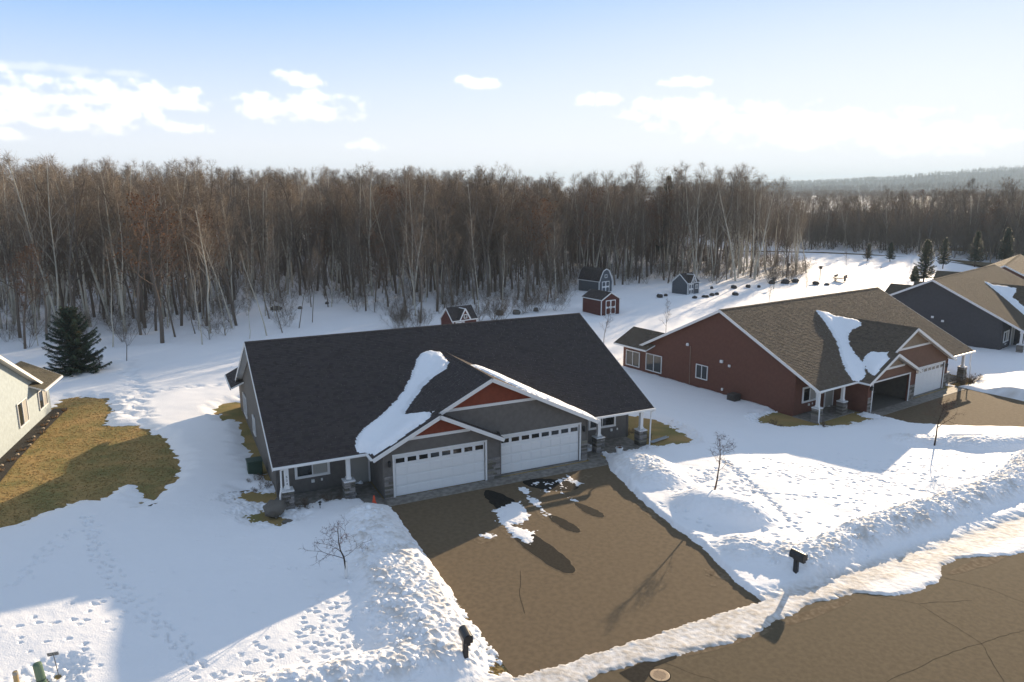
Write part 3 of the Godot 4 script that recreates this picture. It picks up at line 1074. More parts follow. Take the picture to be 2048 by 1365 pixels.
func garage_door(parent: Node, o: Vector3, m: Material, windows := true, faces := 8) -> void:
	var w := 4.88
	var h := 2.13
	var slab := MB.new()
	for s in 4:   # four hinged sections with real gaps between
		slab.box(o + Vector3(w * 0.5, h * (s + 0.5) / 4.0, 0.02), Vector3(w, h / 4.0 - 0.008, 0.05), Basis(), 0.006)
	var d := part(parent, "garage_door", slab, m)
	var pw := w / 8.0
	var raised := MB.new()
	raised.box(Vector3.ZERO, Vector3(pw - 0.10, h / 4.0 - 0.14, 0.024), Basis(), 0.011)
	var rm := raised.mesh()
	var wf := MB.new()
	for s in [-1, 1]:
		wf.box(Vector3(0, s * 0.135, 0), Vector3(pw - 0.09, 0.035, 0.03), Basis(), 0.008)
		wf.box(Vector3(s * (pw * 0.5 - 0.062), 0, 0), Vector3(0.035, 0.234, 0.03), Basis(), 0.008)
	var wm := wf.mesh()
	var gl := MB.new()
	gl.box(Vector3.ZERO, Vector3(pw - 0.16, 0.234, 0.012))
	var gm := gl.mesh()
	for row in 4:
		for k in faces:
			var at := o + Vector3(pw * (k + 0.5), h * (row + 0.5) / 4.0, 0.052)
			if row == 3 and windows:
				part(d, "window_frame", wm, m).position = at
				part(d, "pane", gm, M.glass).position = at - Vector3(0, 0, 0.002)
			else:
				part(d, "panel", rm, m).position = at
	var tr := MB.new()
	tr.box(o + Vector3(w * 0.5, h + 0.055, 0.125), Vector3(w + 0.22, 0.10, 0.05), Basis(), 0.006)
	for s in [0, 1]:
		tr.box(o + Vector3(s * w + (s * 2 - 1) * 0.055, h * 0.5, 0.125), Vector3(0.10, h - 0.006, 0.05), Basis(), 0.006)
	part(parent, "door_trim", tr, M.trim)

var stone_meshes := []

func stones(parent: Node, u0: float, u1: float, z: float, depth: float, h0: float, h1: float, tone := 1.0) -> void:
	if stone_meshes.is_empty():
		for k in 10:
			var mb := MB.new()
			var t := [0.16, 0.24, 0.33, 0.20, 0.42, 0.28, 0.14, 0.36, 0.22, 0.30][k] as float
			mb.col = Color(t * 1.04, t * 0.96, t * (0.90 if k % 3 else 0.78))
			mb.box(Vector3.ZERO, Vector3.ONE, Basis(), 0.07)
			stone_meshes.append(mb.mesh())
	var h := h0
	while h < h1 - 0.03:
		var hh := minf(rng.randf_range(0.085, 0.14), h1 - h)
		if h1 - h - hh < 0.05:
			hh = h1 - h
		var u := u0
		while u < u1 - 0.02:
			var w := rng.randf_range(0.2, 0.46)
			if u1 - u - w < 0.14:
				w = u1 - u
			var pr := rng.randf_range(-0.012, 0.02)
			var o := part(parent, "stone", stone_meshes[rng.randi() % 10], M.stone)
			o.position = Vector3(u + w * 0.5, h + hh * 0.5, z)
			o.scale = Vector3(w - 0.012 + (0.03 if depth > 0.3 else 0.0) * rng.randf(), hh - 0.010, depth + pr * 2.0)
			u += w
		h += hh

func pillar(parent: Node, u: float, v: float, top: float, wood: Material, high := 0.92, number := "") -> void:
	var core := MB.new()
	core.box(P(u, high * 0.5 - 0.1, v), Vector3(0.44, high + 0.18, 0.44))
	var pr := part(parent, "pier", core, M.concrete)
	stones(pr, u - 0.27, u + 0.27, -v, 0.54, -0.1, high)
	var cap := MB.new()
	cap.box(P(u, high + 0.03, v), Vector3(0.58, 0.07, 0.58), Basis(), 0.015)
	part(pr, "cap", cap, M.stone)
	var post := MB.new()
	post.box(P(u, (high + 0.065 + top) * 0.5, v), Vector3(0.2, top - high - 0.067, 0.2), Basis(), 0.01)
	post.box(P(u, high + 0.14, v), Vector3(0.26, 0.12, 0.26), Basis(), 0.01)
	var po := part(parent, "post", post, wood)
	for k in number.length():
		var t := TextMesh.new()
		t.text = number[k]
		t.font_size = 16
		t.pixel_size = 0.008
		t.depth = 0.01
		var o := part(po, "digit", t, M.black_metal)
		o.position = P(u, top - 0.42 - 0.17 * k, v) + Vector3(0, 0, 0.107)

func lantern(parent: Node, at: Vector3) -> void:
	var mb := MB.new()
	mb.box(at + Vector3(0, 0, 0.02), Vector3(0.11, 0.3, 0.04), Basis(), 0.008)
	mb.lathe(at + Vector3(0, -0.15, 0.13), [[0.02, 0.0], [0.06, 0.02], [0.07, 0.24], [0.09, 0.25], [0.03, 0.33], [0.0, 0.36]], 8)
	part(parent, "lantern", mb, M.black_metal)

func build_house(o: Dictionary, label: String, wall: Material, accent: Material, upper: Material, roof: Material, opt := {}) -> Node3D:
	var n := thing(opt.get("called", "duplex_house"), label, "house", P(o.u, o.h, o.v), deg_to_rad(o.turn), "low duplex houses along the street")
	var Z := Vector3(0, 0, 1)
	var X := Vector3(1, 0, 0)
	var B := Vector3(0, 0, -1)
	# foundation plinth
	var base := MB.new()
	base.box(P(5.15, -0.2, 9.95), Vector3(20.6, 0.5, 14.6))
	base.box(P(5.35, -0.24, 1.5), Vector3(11.6, 0.42, 2.6))
	part(n, "foundation", base, M.concrete)
	var slab := MB.new()
	slab.box(P(-3.1, -0.06, 1.6), Vector3(4.6, 0.16, 1.9), Basis(), 0.012)
	part(n, "porch_slab", slab, M.concrete)
	slab = MB.new()
	slab.box(P(13.6, -0.04, 1.65), Vector3(3.7, 0.16, 2.2), Basis(), 0.012)
	part(n, "porch_slab", slab, M.concrete)
	# outer walls
	var gable := [2.6, -0.1, 17.3, -0.1, 17.3, 2.55, 9.2, 6.56, 2.6, 3.28]
	siding(n, "side_wall", P(-5.3, 0, 0), B, -X, gable, wall)
	siding(n, "side_wall", P(15.6, 0, 0), B, X, gable, wall)
	siding(n, "rear_wall", P(-5.3, 0, 17.3), X, B, [0, -0.1, 20.9, -0.1, 20.9, 2.5, 0, 2.5], wall)
	siding(n, "porch_wall", P(-5.3, 0, 2.6), X, Z, [0.0, -0.1, 4.75, -0.1, 4.75, 3.2, 0.0, 3.2], wall)
	siding(n, "porch_wall", P(11.3, 0, 2.6), X, Z, [0.0, -0.1, 4.3, -0.1, 4.3, 3.2, 0.0, 3.2], wall)
	siding(n, "garage_side_wall", P(-0.55, 0, 0), B, -X, [0.0, -0.1, 2.6, -0.1, 2.6, 2.5, 0.0, 2.5], wall)
	siding(n, "garage_side_wall", P(11.3, 0, 0), B, X, [0.35, -0.1, 2.6, -0.1, 2.6, 2.45, 0.35, 2.45], wall)
	# front of the garages, with their openings left free
	siding(n, "front_wall", P(0, 0, 0), X, Z, [-0.55, -0.1, 0.0, -0.1, 0.0, 2.13, -0.55, 2.13], wall)
	siding(n, "front_wall", P(0, 0, 0), X, Z, [4.88, -0.1, 5.75, -0.1, 5.75, 2.13, 4.88, 2.13], wall)
	siding(n, "front_wall", P(0, 0, 0), X, Z, [-0.55, 2.13, 5.75, 2.13, 5.75, 2.26, 4.5, 2.87, 0.1, 2.87, -0.55, 2.55], upper)
	siding(n, "front_wall", P(0, 0, 0.35), X, Z, [5.6, -0.1, 5.92, -0.1, 5.92, 2.13, 5.6, 2.13], wall)
	siding(n, "front_wall", P(0, 0, 0.35), X, Z, [10.8, -0.1, 11.3, -0.1, 11.3, 2.13, 10.8, 2.13], wall)
	siding(n, "front_wall", P(0, 0, 0.35), X, Z, [-0.4, 2.13, 11.3, 2.13, 11.3, 2.47, 8.3, 3.93, 2.3, 3.93, -0.4, 2.6], upper)
	var jog := MB.new()
	jog.box(P(5.75, 1.2, 0.17), Vector3(0.02, 2.6, 0.36))
	part(n, "garage_side_wall", jog, wall)
	siding(n, "gable_panel", P(0, 0, 0), X, Z, [0.55, 2.87, 4.05, 2.87, 2.3, 3.93], accent, 0.13)
	siding(n, "gable_panel", P(0, 0, 0.35), X, Z, [2.1, 3.93, 8.5, 3.93, 5.3, 5.42], accent, 0.13)
	var bands := MB.new()
	bands.box(P(2.3, 2.94, 0) + Z * 0.03, Vector3(3.5, 0.15, 0.05), Basis(), 0.006)
	part(n, "band_board", bands, M.trim)
	bands = MB.new()
	bands.box(P(5.3, 4.0, 0.35) + Z * 0.03, Vector3(6.3, 0.15, 0.05), Basis(), 0.006)
	part(n, "band_board", bands, M.trim)
	for c in [[-5.3, 2.6], [15.6, 2.6], [-0.55, 0.0], [11.3, 0.35], [5.75, 0.0]]:
		if not opt.get("plain", false):
			var cb := MB.new()
			var hc: float = 2.3 if c[1] < 1 else 2.9
			cb.box(P(c[0], hc * 0.5, c[1]), Vector3(0.09, hc, 0.09), Basis(), 0.006)
			part(n, "corner_board", cb, wall)
	# roof
	slope(n, "roof", [P(-5.7, 2.34, 0.44), P(16.0, 2.34, 0.44), P(16.0, 6.71, 9.2), P(-5.7, 6.71, 9.2)], roof)
	slope(n, "roof", [P(16.0, 2.34, 17.96), P(-5.7, 2.34, 17.96), P(-5.7, 6.71, 9.2), P(16.0, 6.71, 9.2)], roof)
	slope(n, "gable_roof", [P(-1.2, 2.33, 0.45), P(-1.2, 2.33, -0.1), P(5.3, 5.53, -0.1), P(5.3, 5.53, 6.85)], roof)
	slope(n, "gable_roof", [P(11.78, 2.34, -0.1), P(11.78, 2.34, 0.45), P(5.3, 5.53, 6.85), P(5.3, 5.53, -0.1)], roof)
	slope(n, "gable_roof", [P(-1.2, 2.33, -0.1), P(-1.2, 2.33, -0.45), P(2.3, 4.053, -0.45), P(2.3, 4.053, -0.1)], roof)
	slope(n, "gable_roof", [P(5.8, 2.33, -0.45), P(5.8, 2.33, 0.33), P(2.3, 4.053, 0.33), P(2.3, 4.053, -0.45)], roof)
	for e in [[P(-5.7, 6.71, 9.2), P(16.0, 6.71, 9.2), 0.30], [P(5.3, 5.53, -0.1), P(5.3, 5.53, 6.8), 0.24], [P(2.3, 4.055, -0.45), P(2.3, 4.055, 0.33), 0.24]]:
		var caps := MB.new()
		var a: Vector3 = e[0]
		var b: Vector3 = e[1]
		var d := (b - a).normalized()
		var side := d.cross(Vector3.UP)
		var len_ := (b - a).length()
		var x := 0.0
		while x < len_ - 0.05:
			var tone := rng.randf_range(0.7, 1.15)
			caps.col = Color(tone, tone, tone)
			var x1 := minf(x + 0.2, len_)
			for s in [-1.0, 1.0]:
				caps.flat(a + d * x + Vector3.UP * 0.035, a + d * x1 + Vector3.UP * 0.028, a + d * x1 + side * s * 0.15 - Vector3.UP * 0.045, a + d * x + side * s * 0.15 - Vector3.UP * 0.037, Vector3.UP + side * s)
			x = x1
		part(n, "ridge_cap", caps, roof)
	# rake boards, fascia and gutters
	var rakes := [[P(-5.7, 2.34, 0.44), P(-5.7, 6.71, 9.2), -X], [P(-5.7, 6.71, 9.2), P(-5.7, 2.34, 17.96), -X], [P(16.0, 2.34, 0.44), P(16.0, 6.71, 9.2), X], [P(16.0, 6.71, 9.2), P(16.0, 2.34, 17.96), X],
		[P(-1.2, 2.33, -0.45), P(2.3, 4.053, -0.45), Z], [P(2.3, 4.053, -0.45), P(5.8, 2.33, -0.45), Z], [P(2.45, 4.127, -0.1), P(5.3, 5.53, -0.1), Z], [P(5.3, 5.53, -0.1), P(11.78, 2.34, -0.1), Z]]
	for r in rakes:
		var rb := MB.new()
		rb.beam(r[0] + r[2] * 0.015 - Vector3.UP * 0.095, r[1] + r[2] * 0.015 - Vector3.UP * 0.095, 0.03, 0.20, Vector3.UP, 0.006)
		part(n, "rake_board", rb, M.trim)
	for g in [[P(-5.72, 2.31, 0.38), P(-1.15, 2.31, 0.38)], [P(11.8, 2.31, 0.38), P(16.02, 2.31, 0.38)], [P(16.02, 2.31, 18.02), P(-5.72, 2.31, 18.02)], [P(-1.26, 2.3, 0.36), P(-1.26, 2.3, -0.45)], [P(11.84, 2.31, 0.36), P(11.84, 2.31, -0.1)]]:
		var gm := MB.new()
		gm.beam(g[0], g[1], 0.11, 0.12, Vector3.UP, 0.02)
		part(n, "gutter", gm, M.trim)
	var hd := MB.new()
	hd.beam(P(-5.3, 2.17, 0.93), P(-0.6, 2.17, 0.93), 0.22, 0.2)
	part(n, "porch_beam", hd, M.trim)
	hd = MB.new()
	hd.beam(P(11.4, 2.17, 0.93), P(15.7, 2.17, 0.93), 0.22, 0.2)
	part(n, "porch_beam", hd, M.trim)
	# rear wings at both ends
	for s in [-1.0, 1.0]:
		var cx := -3.75 if s < 0 else 14.05
		var e := 2.35
		siding(n, "wing_wall", P(cx + s * (e - 0.8), 0, 17.3), B, X * s, [0, -0.1, 2.6, -0.1, 2.6, 2.3, 0, 2.3], wall)
		siding(n, "wing_wall", P(cx - s * (e - 0.8), 0, 17.3), B, -X * s, [0, -0.1, 2.6, -0.1, 2.6, 2.3, 0, 2.3], wall)
		siding(n, "wing_wall", P(cx, 0, 19.9), X, B, [-1.55, -0.1, 1.55, -0.1, 1.55, 2.55, 0, 3.4, -1.55, 2.55], wall)
		for t in [-1.0, 1.0]:
			slope(n, "wing_roof", [P(cx + t * e, 2.34, 16.3), P(cx + t * e, 2.34, 20.3), P(cx, 3.52, 20.3), P(cx, 3.52, 15.6)], roof)
			var rb := MB.new()
			rb.beam(P(cx + t * e, 2.25, 20.31), P(cx, 3.43, 20.31), 0.03, 0.18)
			rb.beam(P(cx + t * (e + 0.03), 2.26, 16.3), P(cx + t * (e + 0.03), 2.26, 20.3), 0.08, 0.12)
			part(n, "fascia", rb, M.trim)
	# doors
	for k in 2:
		var at := P(0, 0, 0) if k == 0 else P(5.92, 0, 0.35)
		if k == 0 and opt.get("open", false):
			var tr := MB.new()
			tr.box(at + Vector3(2.44, 2.18, 0.05), Vector3(5.1, 0.10, 0.05), Basis(), 0.006)
			for s in [0, 1]:
				tr.box(at + Vector3(s * 4.88 + (s * 2 - 1) * 0.055, 1.06, 0.05), Vector3(0.10, 2.12, 0.05), Basis(), 0.006)
			part(n, "door_trim", tr, M.trim)
			var room := MB.new()
			room.box(P(2.4, -0.02, 3.3), Vector3(6.0, 0.06, 6.6))
			room.box(P(2.4, 2.5, 3.3), Vector3(6.0, 0.06, 6.5))
			room.box(P(2.4, 1.2, 6.5), Vector3(6.0, 2.5, 0.08))
			room.box(P(-0.4, 1.2, 3.3), Vector3(0.08, 2.5, 6.3))
			room.box(P(5.4, 1.2, 3.3), Vector3(0.08, 2.5, 6.3))
			part(n, "garage_room", room, M.inside)
		else:
			garage_door(n, at - Z * 0.10, M.door_white)
	# entrance doors, windows, lamps
	var de := MB.new()
	de.box(P(-1.15, 1.02, 2.6) + Z * 0.04, Vector3(0.92, 2.04, 0.05), Basis(), 0.01)
	var ed := part(n, "entrance_door", de, M.blind)
	var ef := MB.new()
	for s in [-1, 1]:
		ef.box(P(-1.15 + s * 0.51, 1.05, 2.6) + Z * 0.05, Vector3(0.09, 2.1, 0.06))
	ef.box(P(-1.15, 2.14, 2.6) + Z * 0.05, Vector3(1.11, 0.09, 0.06))
	part(ed, "door_frame", ef, M.trim)
	window(n, P(-4.42, 0.78, 2.6) + Z * 0.016, X, Z, 1.75, 1.15, 2, true, 0.13)
	window(n, P(12.75, 0.82, 2.6) + Z * 0.016, X, Z, 1.95, 1.1, 2, false, 0.13)
	for w in opt.get("windows", []):
		if w[0] < 0:
			window(n, P(-5.3 - 0.016, w[2], w[1] + w[3]), -B, -X, w[3], w[4], 2, w[5], 0.07)
		else:
			window(n, P(15.6 + 0.016, w[2], w[1]), B, X, w[3], w[4], 2, w[5], 0.07)
	lantern(n, P(-0.28, 1.8, 0))
	lantern(n, P(11.06, 1.84, 0.35))
	for k in [[-3.55, 0.55], [14.4, 0.6]]:
		var ob := MB.new()
		ob.box(P(k[0], k[1], 2.6) + Z * 0.05, Vector3(0.16, 0.16, 0.08), Basis(), 0.012)
		part(n, "outlet_box", ob, M.trim)
		ob = MB.new()
		ob.box(P(k[0] + 0.45, k[1], 2.6) + Z * 0.03, Vector3(0.09, 0.13, 0.04), Basis(), 0.008)
		part(n, "outlet_box", ob, M.trim)
	# stone at the garage corners and the porch
	stones(n, -0.56, -0.12, 0.03, 0.07, -0.05, 1.14)
	stones(n, 5.0, 5.74, 0.03, 0.07, -0.05, 1.18)
	stones(n, 10.92, 11.32, -0.32, 0.07, -0.05, 1.14)
	pillar(n, -5.05, 0.93, 2.08, M.trim, 0.95, opt.get("number", ""))
	pillar(n, -2.1, 0.93, 2.08, M.trim)
	pillar(n, 12.48, 0.98, 2.08, M.trim)
	pillar(n, 15.45, 0.98, 2.08, M.trim)
	# downspouts
	for s in [-5.45, 15.78]:
		var ds := MB.new()
		var z := -0.62
		ds.tube(PackedVector3Array([Vector3(s + 0.25, 2.26, -0.38), Vector3(s + 0.12, 2.1, z), Vector3(s + 0.1, 1.25, z), Vector3(s, 0.95, z + 0.12), Vector3(s - 0.02, 0.15, z + 0.14), Vector3(s - 0.12, 0.05, z + 0.3), Vector3(s - 0.3, 0.03, z + 0.5)]), PackedFloat32Array([0.045, 0.045, 0.045, 0.045, 0.045, 0.045, 0.045]), 6, true)
		part(n, "downspout", ds, M.trim)
	return n

func roof_snow(o: Dictionary, label: String, pts: PackedVector2Array, thick: float) -> void:
	var r := Rect2(pts[0], Vector2.ZERO)
	for p in pts:
		r = r.expand(p)
	r = r.grow(0.1)
	var du := 0.09
	var nu := int(r.size.x / du) + 2
	var nv := int(r.size.y / du) + 2
	var y := PackedFloat32Array()
	var keep := PackedFloat32Array()
	for b in nv:
		for a in nu:
			var u := r.position.x + a * du
			var v := r.position.y + b * du
			var d := sd_poly(Vector2(u, v), pts) + 0.09 * noise.get_noise_2d(u * 18, v * 18) + 0.04 * fine.get_noise_2d(u * 50, v * 50)
			var rise := clampf(-d / 0.42, 0, 1)
			var t := thick * sqrt(rise * (2.0 - rise)) * (1.0 + 0.2 * noise.get_noise_2d(u * 8, v * 8))
			# snow lies smoothly across a valley: take the mean of the roof round the place
			var hh := 0.0
			for k in 5:
				hh += roof_height(u + [0, 0.3, -0.3, 0, 0][k], v + [0, 0, 0, 0.3, -0.3][k] * (1.0 if v > 0.3 else 0.0)) / 5.0
			var own := roof_height(u, v)
			y.append(maxf(own, lerpf(own, hh, rise)) + t + 0.012)
			keep.append(d)
	var mb := MB.new()
	for b in nv:
		for a in nu:
			var k := b * nu + a
			mb.v.append(P(r.position.x + a * du, y[k], r.position.y + b * du))
			var hx := (y[b * nu + mini(a + 1, nu - 1)] - y[b * nu + maxi(a - 1, 0)]) / (2 * du)
			var hv := (y[mini(b + 1, nv - 1) * nu + a] - y[maxi(b - 1, 0) * nu + a]) / (2 * du)
			mb.n.append(Vector3(-hx, 1, hv).normalized())
			mb.c.append(Color.WHITE)
	for b in nv - 1:
		for a in nu - 1:
			var k := b * nu + a
			var ks := [k, k + nu, k + 1, k + nu + 1]
			var m := 9.0
			for q in ks:
				m = minf(m, keep[q])
			if m < 0.0:
				mb.i.append_array([k, k + nu, k + 1, k + 1, k + nu, k + nu + 1])
	var s := part(self, numbered("roof_snow"), mb, M.roof_snow)
	s.position = P(o.u, o.h, o.v)
	s.rotation.y = deg_to_rad(o.turn)
	tag(s, label, "snow", "snow left on the roofs")

func build_houses() -> void:
	build_house(HOUSES[0], "grey duplex house with charcoal shingles, rust-red gables and two white garage doors", M.siding_grey, M.accent_rust, M.siding_grey, M.shingle_charcoal,
		{"number": "524", "windows": [[-1, 15.0, 0.5, 1.7, 1.4, false], [-1, 10.5, 0.7, 1.1, 1.1, false]]})
	build_house(HOUSES[1], "red-brown duplex house with tan gables, brown shingles and one garage door open", M.siding_red, M.accent_tan, M.accent_brown, M.shingle_brown,
		{"open": true, "windows": [[-1, 15.2, 0.42, 1.85, 1.5, false], [-1, 10.3, 0.9, 1.2, 1.15, false]]})
	build_house(HOUSES[2], "dark slate duplex house with tan shingles beyond the red-brown house", M.siding_slate, M.accent_tan, M.siding_slate, M.shingle_tan, {})
	build_house(HOUSES[3], "brown-roofed duplex house behind the slate house, only its gable showing", M.siding_red, M.accent_tan, M.siding_red, M.shingle_tan, {"plain": true})
	build_house(HOUSES[4], "pale cream house with grey-green shingles beside the bare strip of lawn", M.siding_cream, M.accent_tan, M.siding_cream, M.shingle_grey,
		{"windows": [[1, 13.5, 0.66, 1.75, 1.55, true]]})
	var left: Node3D = get_node("duplex_house_004")
	window(left, P(15.6 + 0.016, 0.64, 17.45), Vector3(0, 0, -1), Vector3(1, 0, 0), 1.75, 1.3, 2, true, 0.07)
	var right: Node3D = get_node("duplex_house_001")
	window(right, P(-5.3 - 0.016, 0.42, 19.5), Vector3(0, 0, 1), Vector3(-1, 0, 0), 1.7, 1.35, 2, false, 0.07)
	# pipes and vents on the side wall of the red-brown house
	var v := MB.new()
	v.box(P(-5.38, 2.7, 9.0), Vector3(0.14, 0.22, 0.26), Basis(), 0.02)
	part(right, "vent_hood", v, M.trim)
	v = MB.new()
	v.box(P(-5.37, 2.5, 8.25), Vector3(0.12, 0.18, 0.2), Basis(), 0.02)
	part(right, "vent_hood", v, M.trim)
	v = MB.new()
	v.lathe(P(-5.38, 3.3, 12.45), [[0.0, 0.0], [0.12, 0.03], [0.14, 0.12], [0.1, 0.24], [0.0, 0.26]], 10)
	part(right, "vent_hood", v, M.trim)
	v = MB.new()
	v.tube(PackedVector3Array([P(-5.36, 3.35, 12.15), P(-5.36, 0.05, 12.1)]), PackedFloat32Array([0.022, 0.022]), 6, true)
	part(right, "conduit", v, mat("conduit", lin(0.3, 0.22, 0.17), 0.6))
	v = MB.new()
	v.box(P(-5.37, 0.55, 8.8), Vector3(0.12, 0.2, 0.14), Basis(), 0.01)
	part(right, "outlet_box", v, M.trim)
	var third: Node3D = get_node("duplex_house_002")
	for k in [[8.9, 2.75], [7.9, 2.45]]:
		v = MB.new()
		v.box(P(-5.38, k[1], k[0]), Vector3(0.14, 0.22, 0.24), Basis(), 0.02)
		part(third, "vent_hood", v, M.trim)
	# things in the open garage
	var r: Dictionary = HOUSES[1]
	var goods := [[0.5, 5.6, 0.9, 1.5, 0.5, "siding_slate", "tall dark storage cabinet at the back of the open garage", "storage_cabinet"], [1.9, 5.9, 1.2, 0.8, 0.5, "blind", "pale storage chest at the back of the open garage", "storage_chest"],
		[3.6, 5.8, 0.8, 1.2, 0.5, "shed_red", "dark red tool cabinet in the open garage", "tool_cabinet"], [2.5, 4.6, 0.45, 0.35, 0.4, "trim", "small white box on the floor of the open garage", "cardboard_box"]]
	for g in goods:
		var c := house_xy(r, g[0], g[1])
		var t := thing(g[7], g[6], "cabinet" if g[3] > 0.7 else "box", P(c.x, r.h + 0.012, c.y), deg_to_rad(r.turn))
		var mb := MB.new()
		mb.box(Vector3(0, g[3] * 0.5, 0), Vector3(g[2], g[3], g[4]), Basis(), 0.02)
		part(t, "body", mb, M[g[5]])
		mb = MB.new()
		for s in [-1, 1]:
			mb.box(Vector3(s * g[2] * 0.245, g[3] * 0.5, g[4] * 0.5 + 0.008), Vector3(g[2] * 0.46, g[3] * 0.9, 0.014), Basis(), 0.005)
		part(t, "front", mb, M[g[5]])
	# snow left on the roofs
	roof_snow(HOUSES[0], "long white snow patch lying in the roof valley of the grey duplex", poly([3.72, 6.75, 4.33, 6.95, 5.0, 6.6, 4.83, 5.1, 4.4, 4.42, 3.47, 4.4, 2.79, 3.9, 2.08, 3.2, 1.32, 2.4, 1.17, 1.9, 2.05, 0.35, 1.9, 0.05, 0.1, -0.2, -1.0, -0.15, -1.15, 0.5, -1.68, 0.69, -1.64, 1.0, -1.2, 1.75, 0.0, 2.5, 0.93, 3.2, 1.73, 3.95, 2.5, 4.9, 3.1, 5.8]), 0.28)
	roof_snow(HOUSES[0], "narrow sunlit snow strip on the right slope of the grey duplex gable", poly([5.75, 3.9, 6.6, 4.6, 7.6, 4.5, 8.4, 3.7, 9.4, 2.75, 10.5, 1.7, 11.5, 0.75, 11.65, 0.0, 10.3, 0.0, 8.6, 0.05, 7.2, 0.2, 6.4, 1.4]), 0.16)
	roof_snow(HOUSES[1], "curved snow patch in the roof valley of the red-brown house", poly([4.2, 7.5, 5.08, 7.0, 5.16, 5.87, 5.03, 4.36, 4.55, 3.94, 3.98, 4.3, 3.31, 4.2, 2.24, 3.4, 1.29, 2.3, 0.48, 1.0, -0.7, 0.3, -1.45, 0.65, -1.03, 1.4, 0.2, 2.6, 1.89, 4.1, 3.31, 5.95]), 0.22)
	roof_snow(HOUSES[1], "small rounded snow patch above the open garage of the red-brown house", poly([1.04, 1.46, 1.84, 1.46, 2.1, 0.4, 1.5, -0.1, -0.3, -0.15, -0.05, 0.38, 0.5, 0.9]), 0.2)
	roof_snow(HOUSES[2], "pointed snow patch in the roof valley of the slate house", poly([4.9, 7.2, 5.0, 5.75, 4.74, 4.24, 4.34, 4.01, 3.14, 4.0, 1.55, 2.4, 0.3, 1.1, -0.7, 0.3, -1.3, 0.7, 0.76, 2.6, 2.82, 4.8]), 0.2)

# ------------------------------------------------------------------ trees
func grow(limb: MB, twigs: MB, p: Vector3, dir: Vector3, len_: float, r: float, level: int, k: Dictionary) -> void:
	var seg: int = [7, 5, 3][level]
	var pts := PackedVector3Array([p])
	var rad := PackedFloat32Array([r])
	var d := dir
	var wig: float = [0.07, 0.16, 0.22][level] * k.get("wig", 1.0)
	for s in seg:
		d = (d + Vector3(rng.randfn(0, wig), rng.randfn(0, wig * 0.5) + [0.05, 0.10, 0.06][level], rng.randfn(0, wig))).normalized()
		pts.append(pts[-1] + d * len_ / seg)
		rad.append(r * (1.0 - [0.80, 0.75, 0.6][level] * pow((s + 1.0) / seg, 0.9)))
	var to: MB = limb if level < 2 else twigs
	to.col = k.bark.lerp(k.twig, [0.0, 0.35, 1.0][level])
	if level == 0:
		var at := limb.v.size()
		limb.tube(pts, rad, 7)
	else:
		to.tube(pts, rad, [7, 4, 3][level])
	var kids: int = [k.limbs, k.branches, k.twigs][level]
	var start: float = [k.start, 0.22, 0.12][level]
	var turn := rng.randf() * TAU
	for c in kids:
		var t := lerpf(start, 0.98, (c + rng.randf_range(0.0, 0.9)) / kids)
		var f := t * seg
		var i := mini(int(f), seg - 1)
		var q := pts[i].lerp(pts[i + 1], f - i)
		var axis := (pts[i + 1] - pts[i]).normalized()
		turn += 2.4 + rng.randfn(0, 0.4)
		var side := axis.cross(Vector3(0.2, 0.1, 1).normalized()).normalized().rotated(axis, turn)
		var ang: float = deg_to_rad(rng.randf_range(k.angle[0], k.angle[1]) + [0, 8, 12][level])
		var nd := (axis * cos(ang) + side * sin(ang)).normalized()
		if level == 0:
			var l: float = k.spread * (1.0 - 0.72 * (t - start) / (1.0 - start)) * rng.randf_range(0.7, 1.15)
			grow(limb, twigs, q, nd, l, lerpf(rad[i], rad[i + 1], f - i) * rng.randf_range(0.38, 0.6), 1, k)
		elif level == 1:
			grow(limb, twigs, q, nd, len_ * rng.randf_range(0.28, 0.5) * (1.15 - 0.5 * t), maxf(k.thin * 1.3, lerpf(rad[i], rad[i + 1], f - i) * 0.55), 2, k)
		else:
			twigs.col = k.twig * rng.randf_range(0.75, 1.25)
			var e = q + (nd + Vector3(0, 0.12, 0)).normalized() * rng.randf_range(0.25, 0.75) * k.get("twig_len", 1.0)
			twigs.twig(q, e, k.thin)
			if k.has("leaf") and rng.randf() < k.leafy:
				var s: Vector3 = Vector3(rng.randfn(0, 1), rng.randfn(0, 1), rng.randfn(0, 1)).normalized() * k.get("leaf_size", 0.07)
				var n: Vector3 = s.cross(Vector3(0.3, 1, 0.2)).normalized()
				var o: Vector3 = n.cross(s).normalized() * k.get("leaf_size", 0.07) * 0.8
				twigs.col = k.leaf * rng.randf_range(0.7, 1.4)
				twigs.quad(e - s - o, e + s - o, e + s + o, e - s + o, n)

func tree_kind(k: Dictionary) -> Array:
	var limb := MB.new()
	var twigs := MB.new()
	for s in k.get("stems", 1):
		var lean: float = k.get("lean", 0.05)
		var a := rng.randf() * TAU
		var d := Vector3(cos(a) * lean * (1.0 + s), 1, sin(a) * lean * (1.0 + s)).normalized()
		grow(limb, twigs, Vector3(cos(a), 0, sin(a)) * 0.12 * s * (1.0 if k.tall > 5.0 else 0.02) + Vector3(0, -0.15, 0), d, k.tall * rng.randf_range(0.92, 1.0), k.girth * (1.0 if s == 0 else 0.8), 0, k)
	return [limb.mesh(), twigs.mesh()]

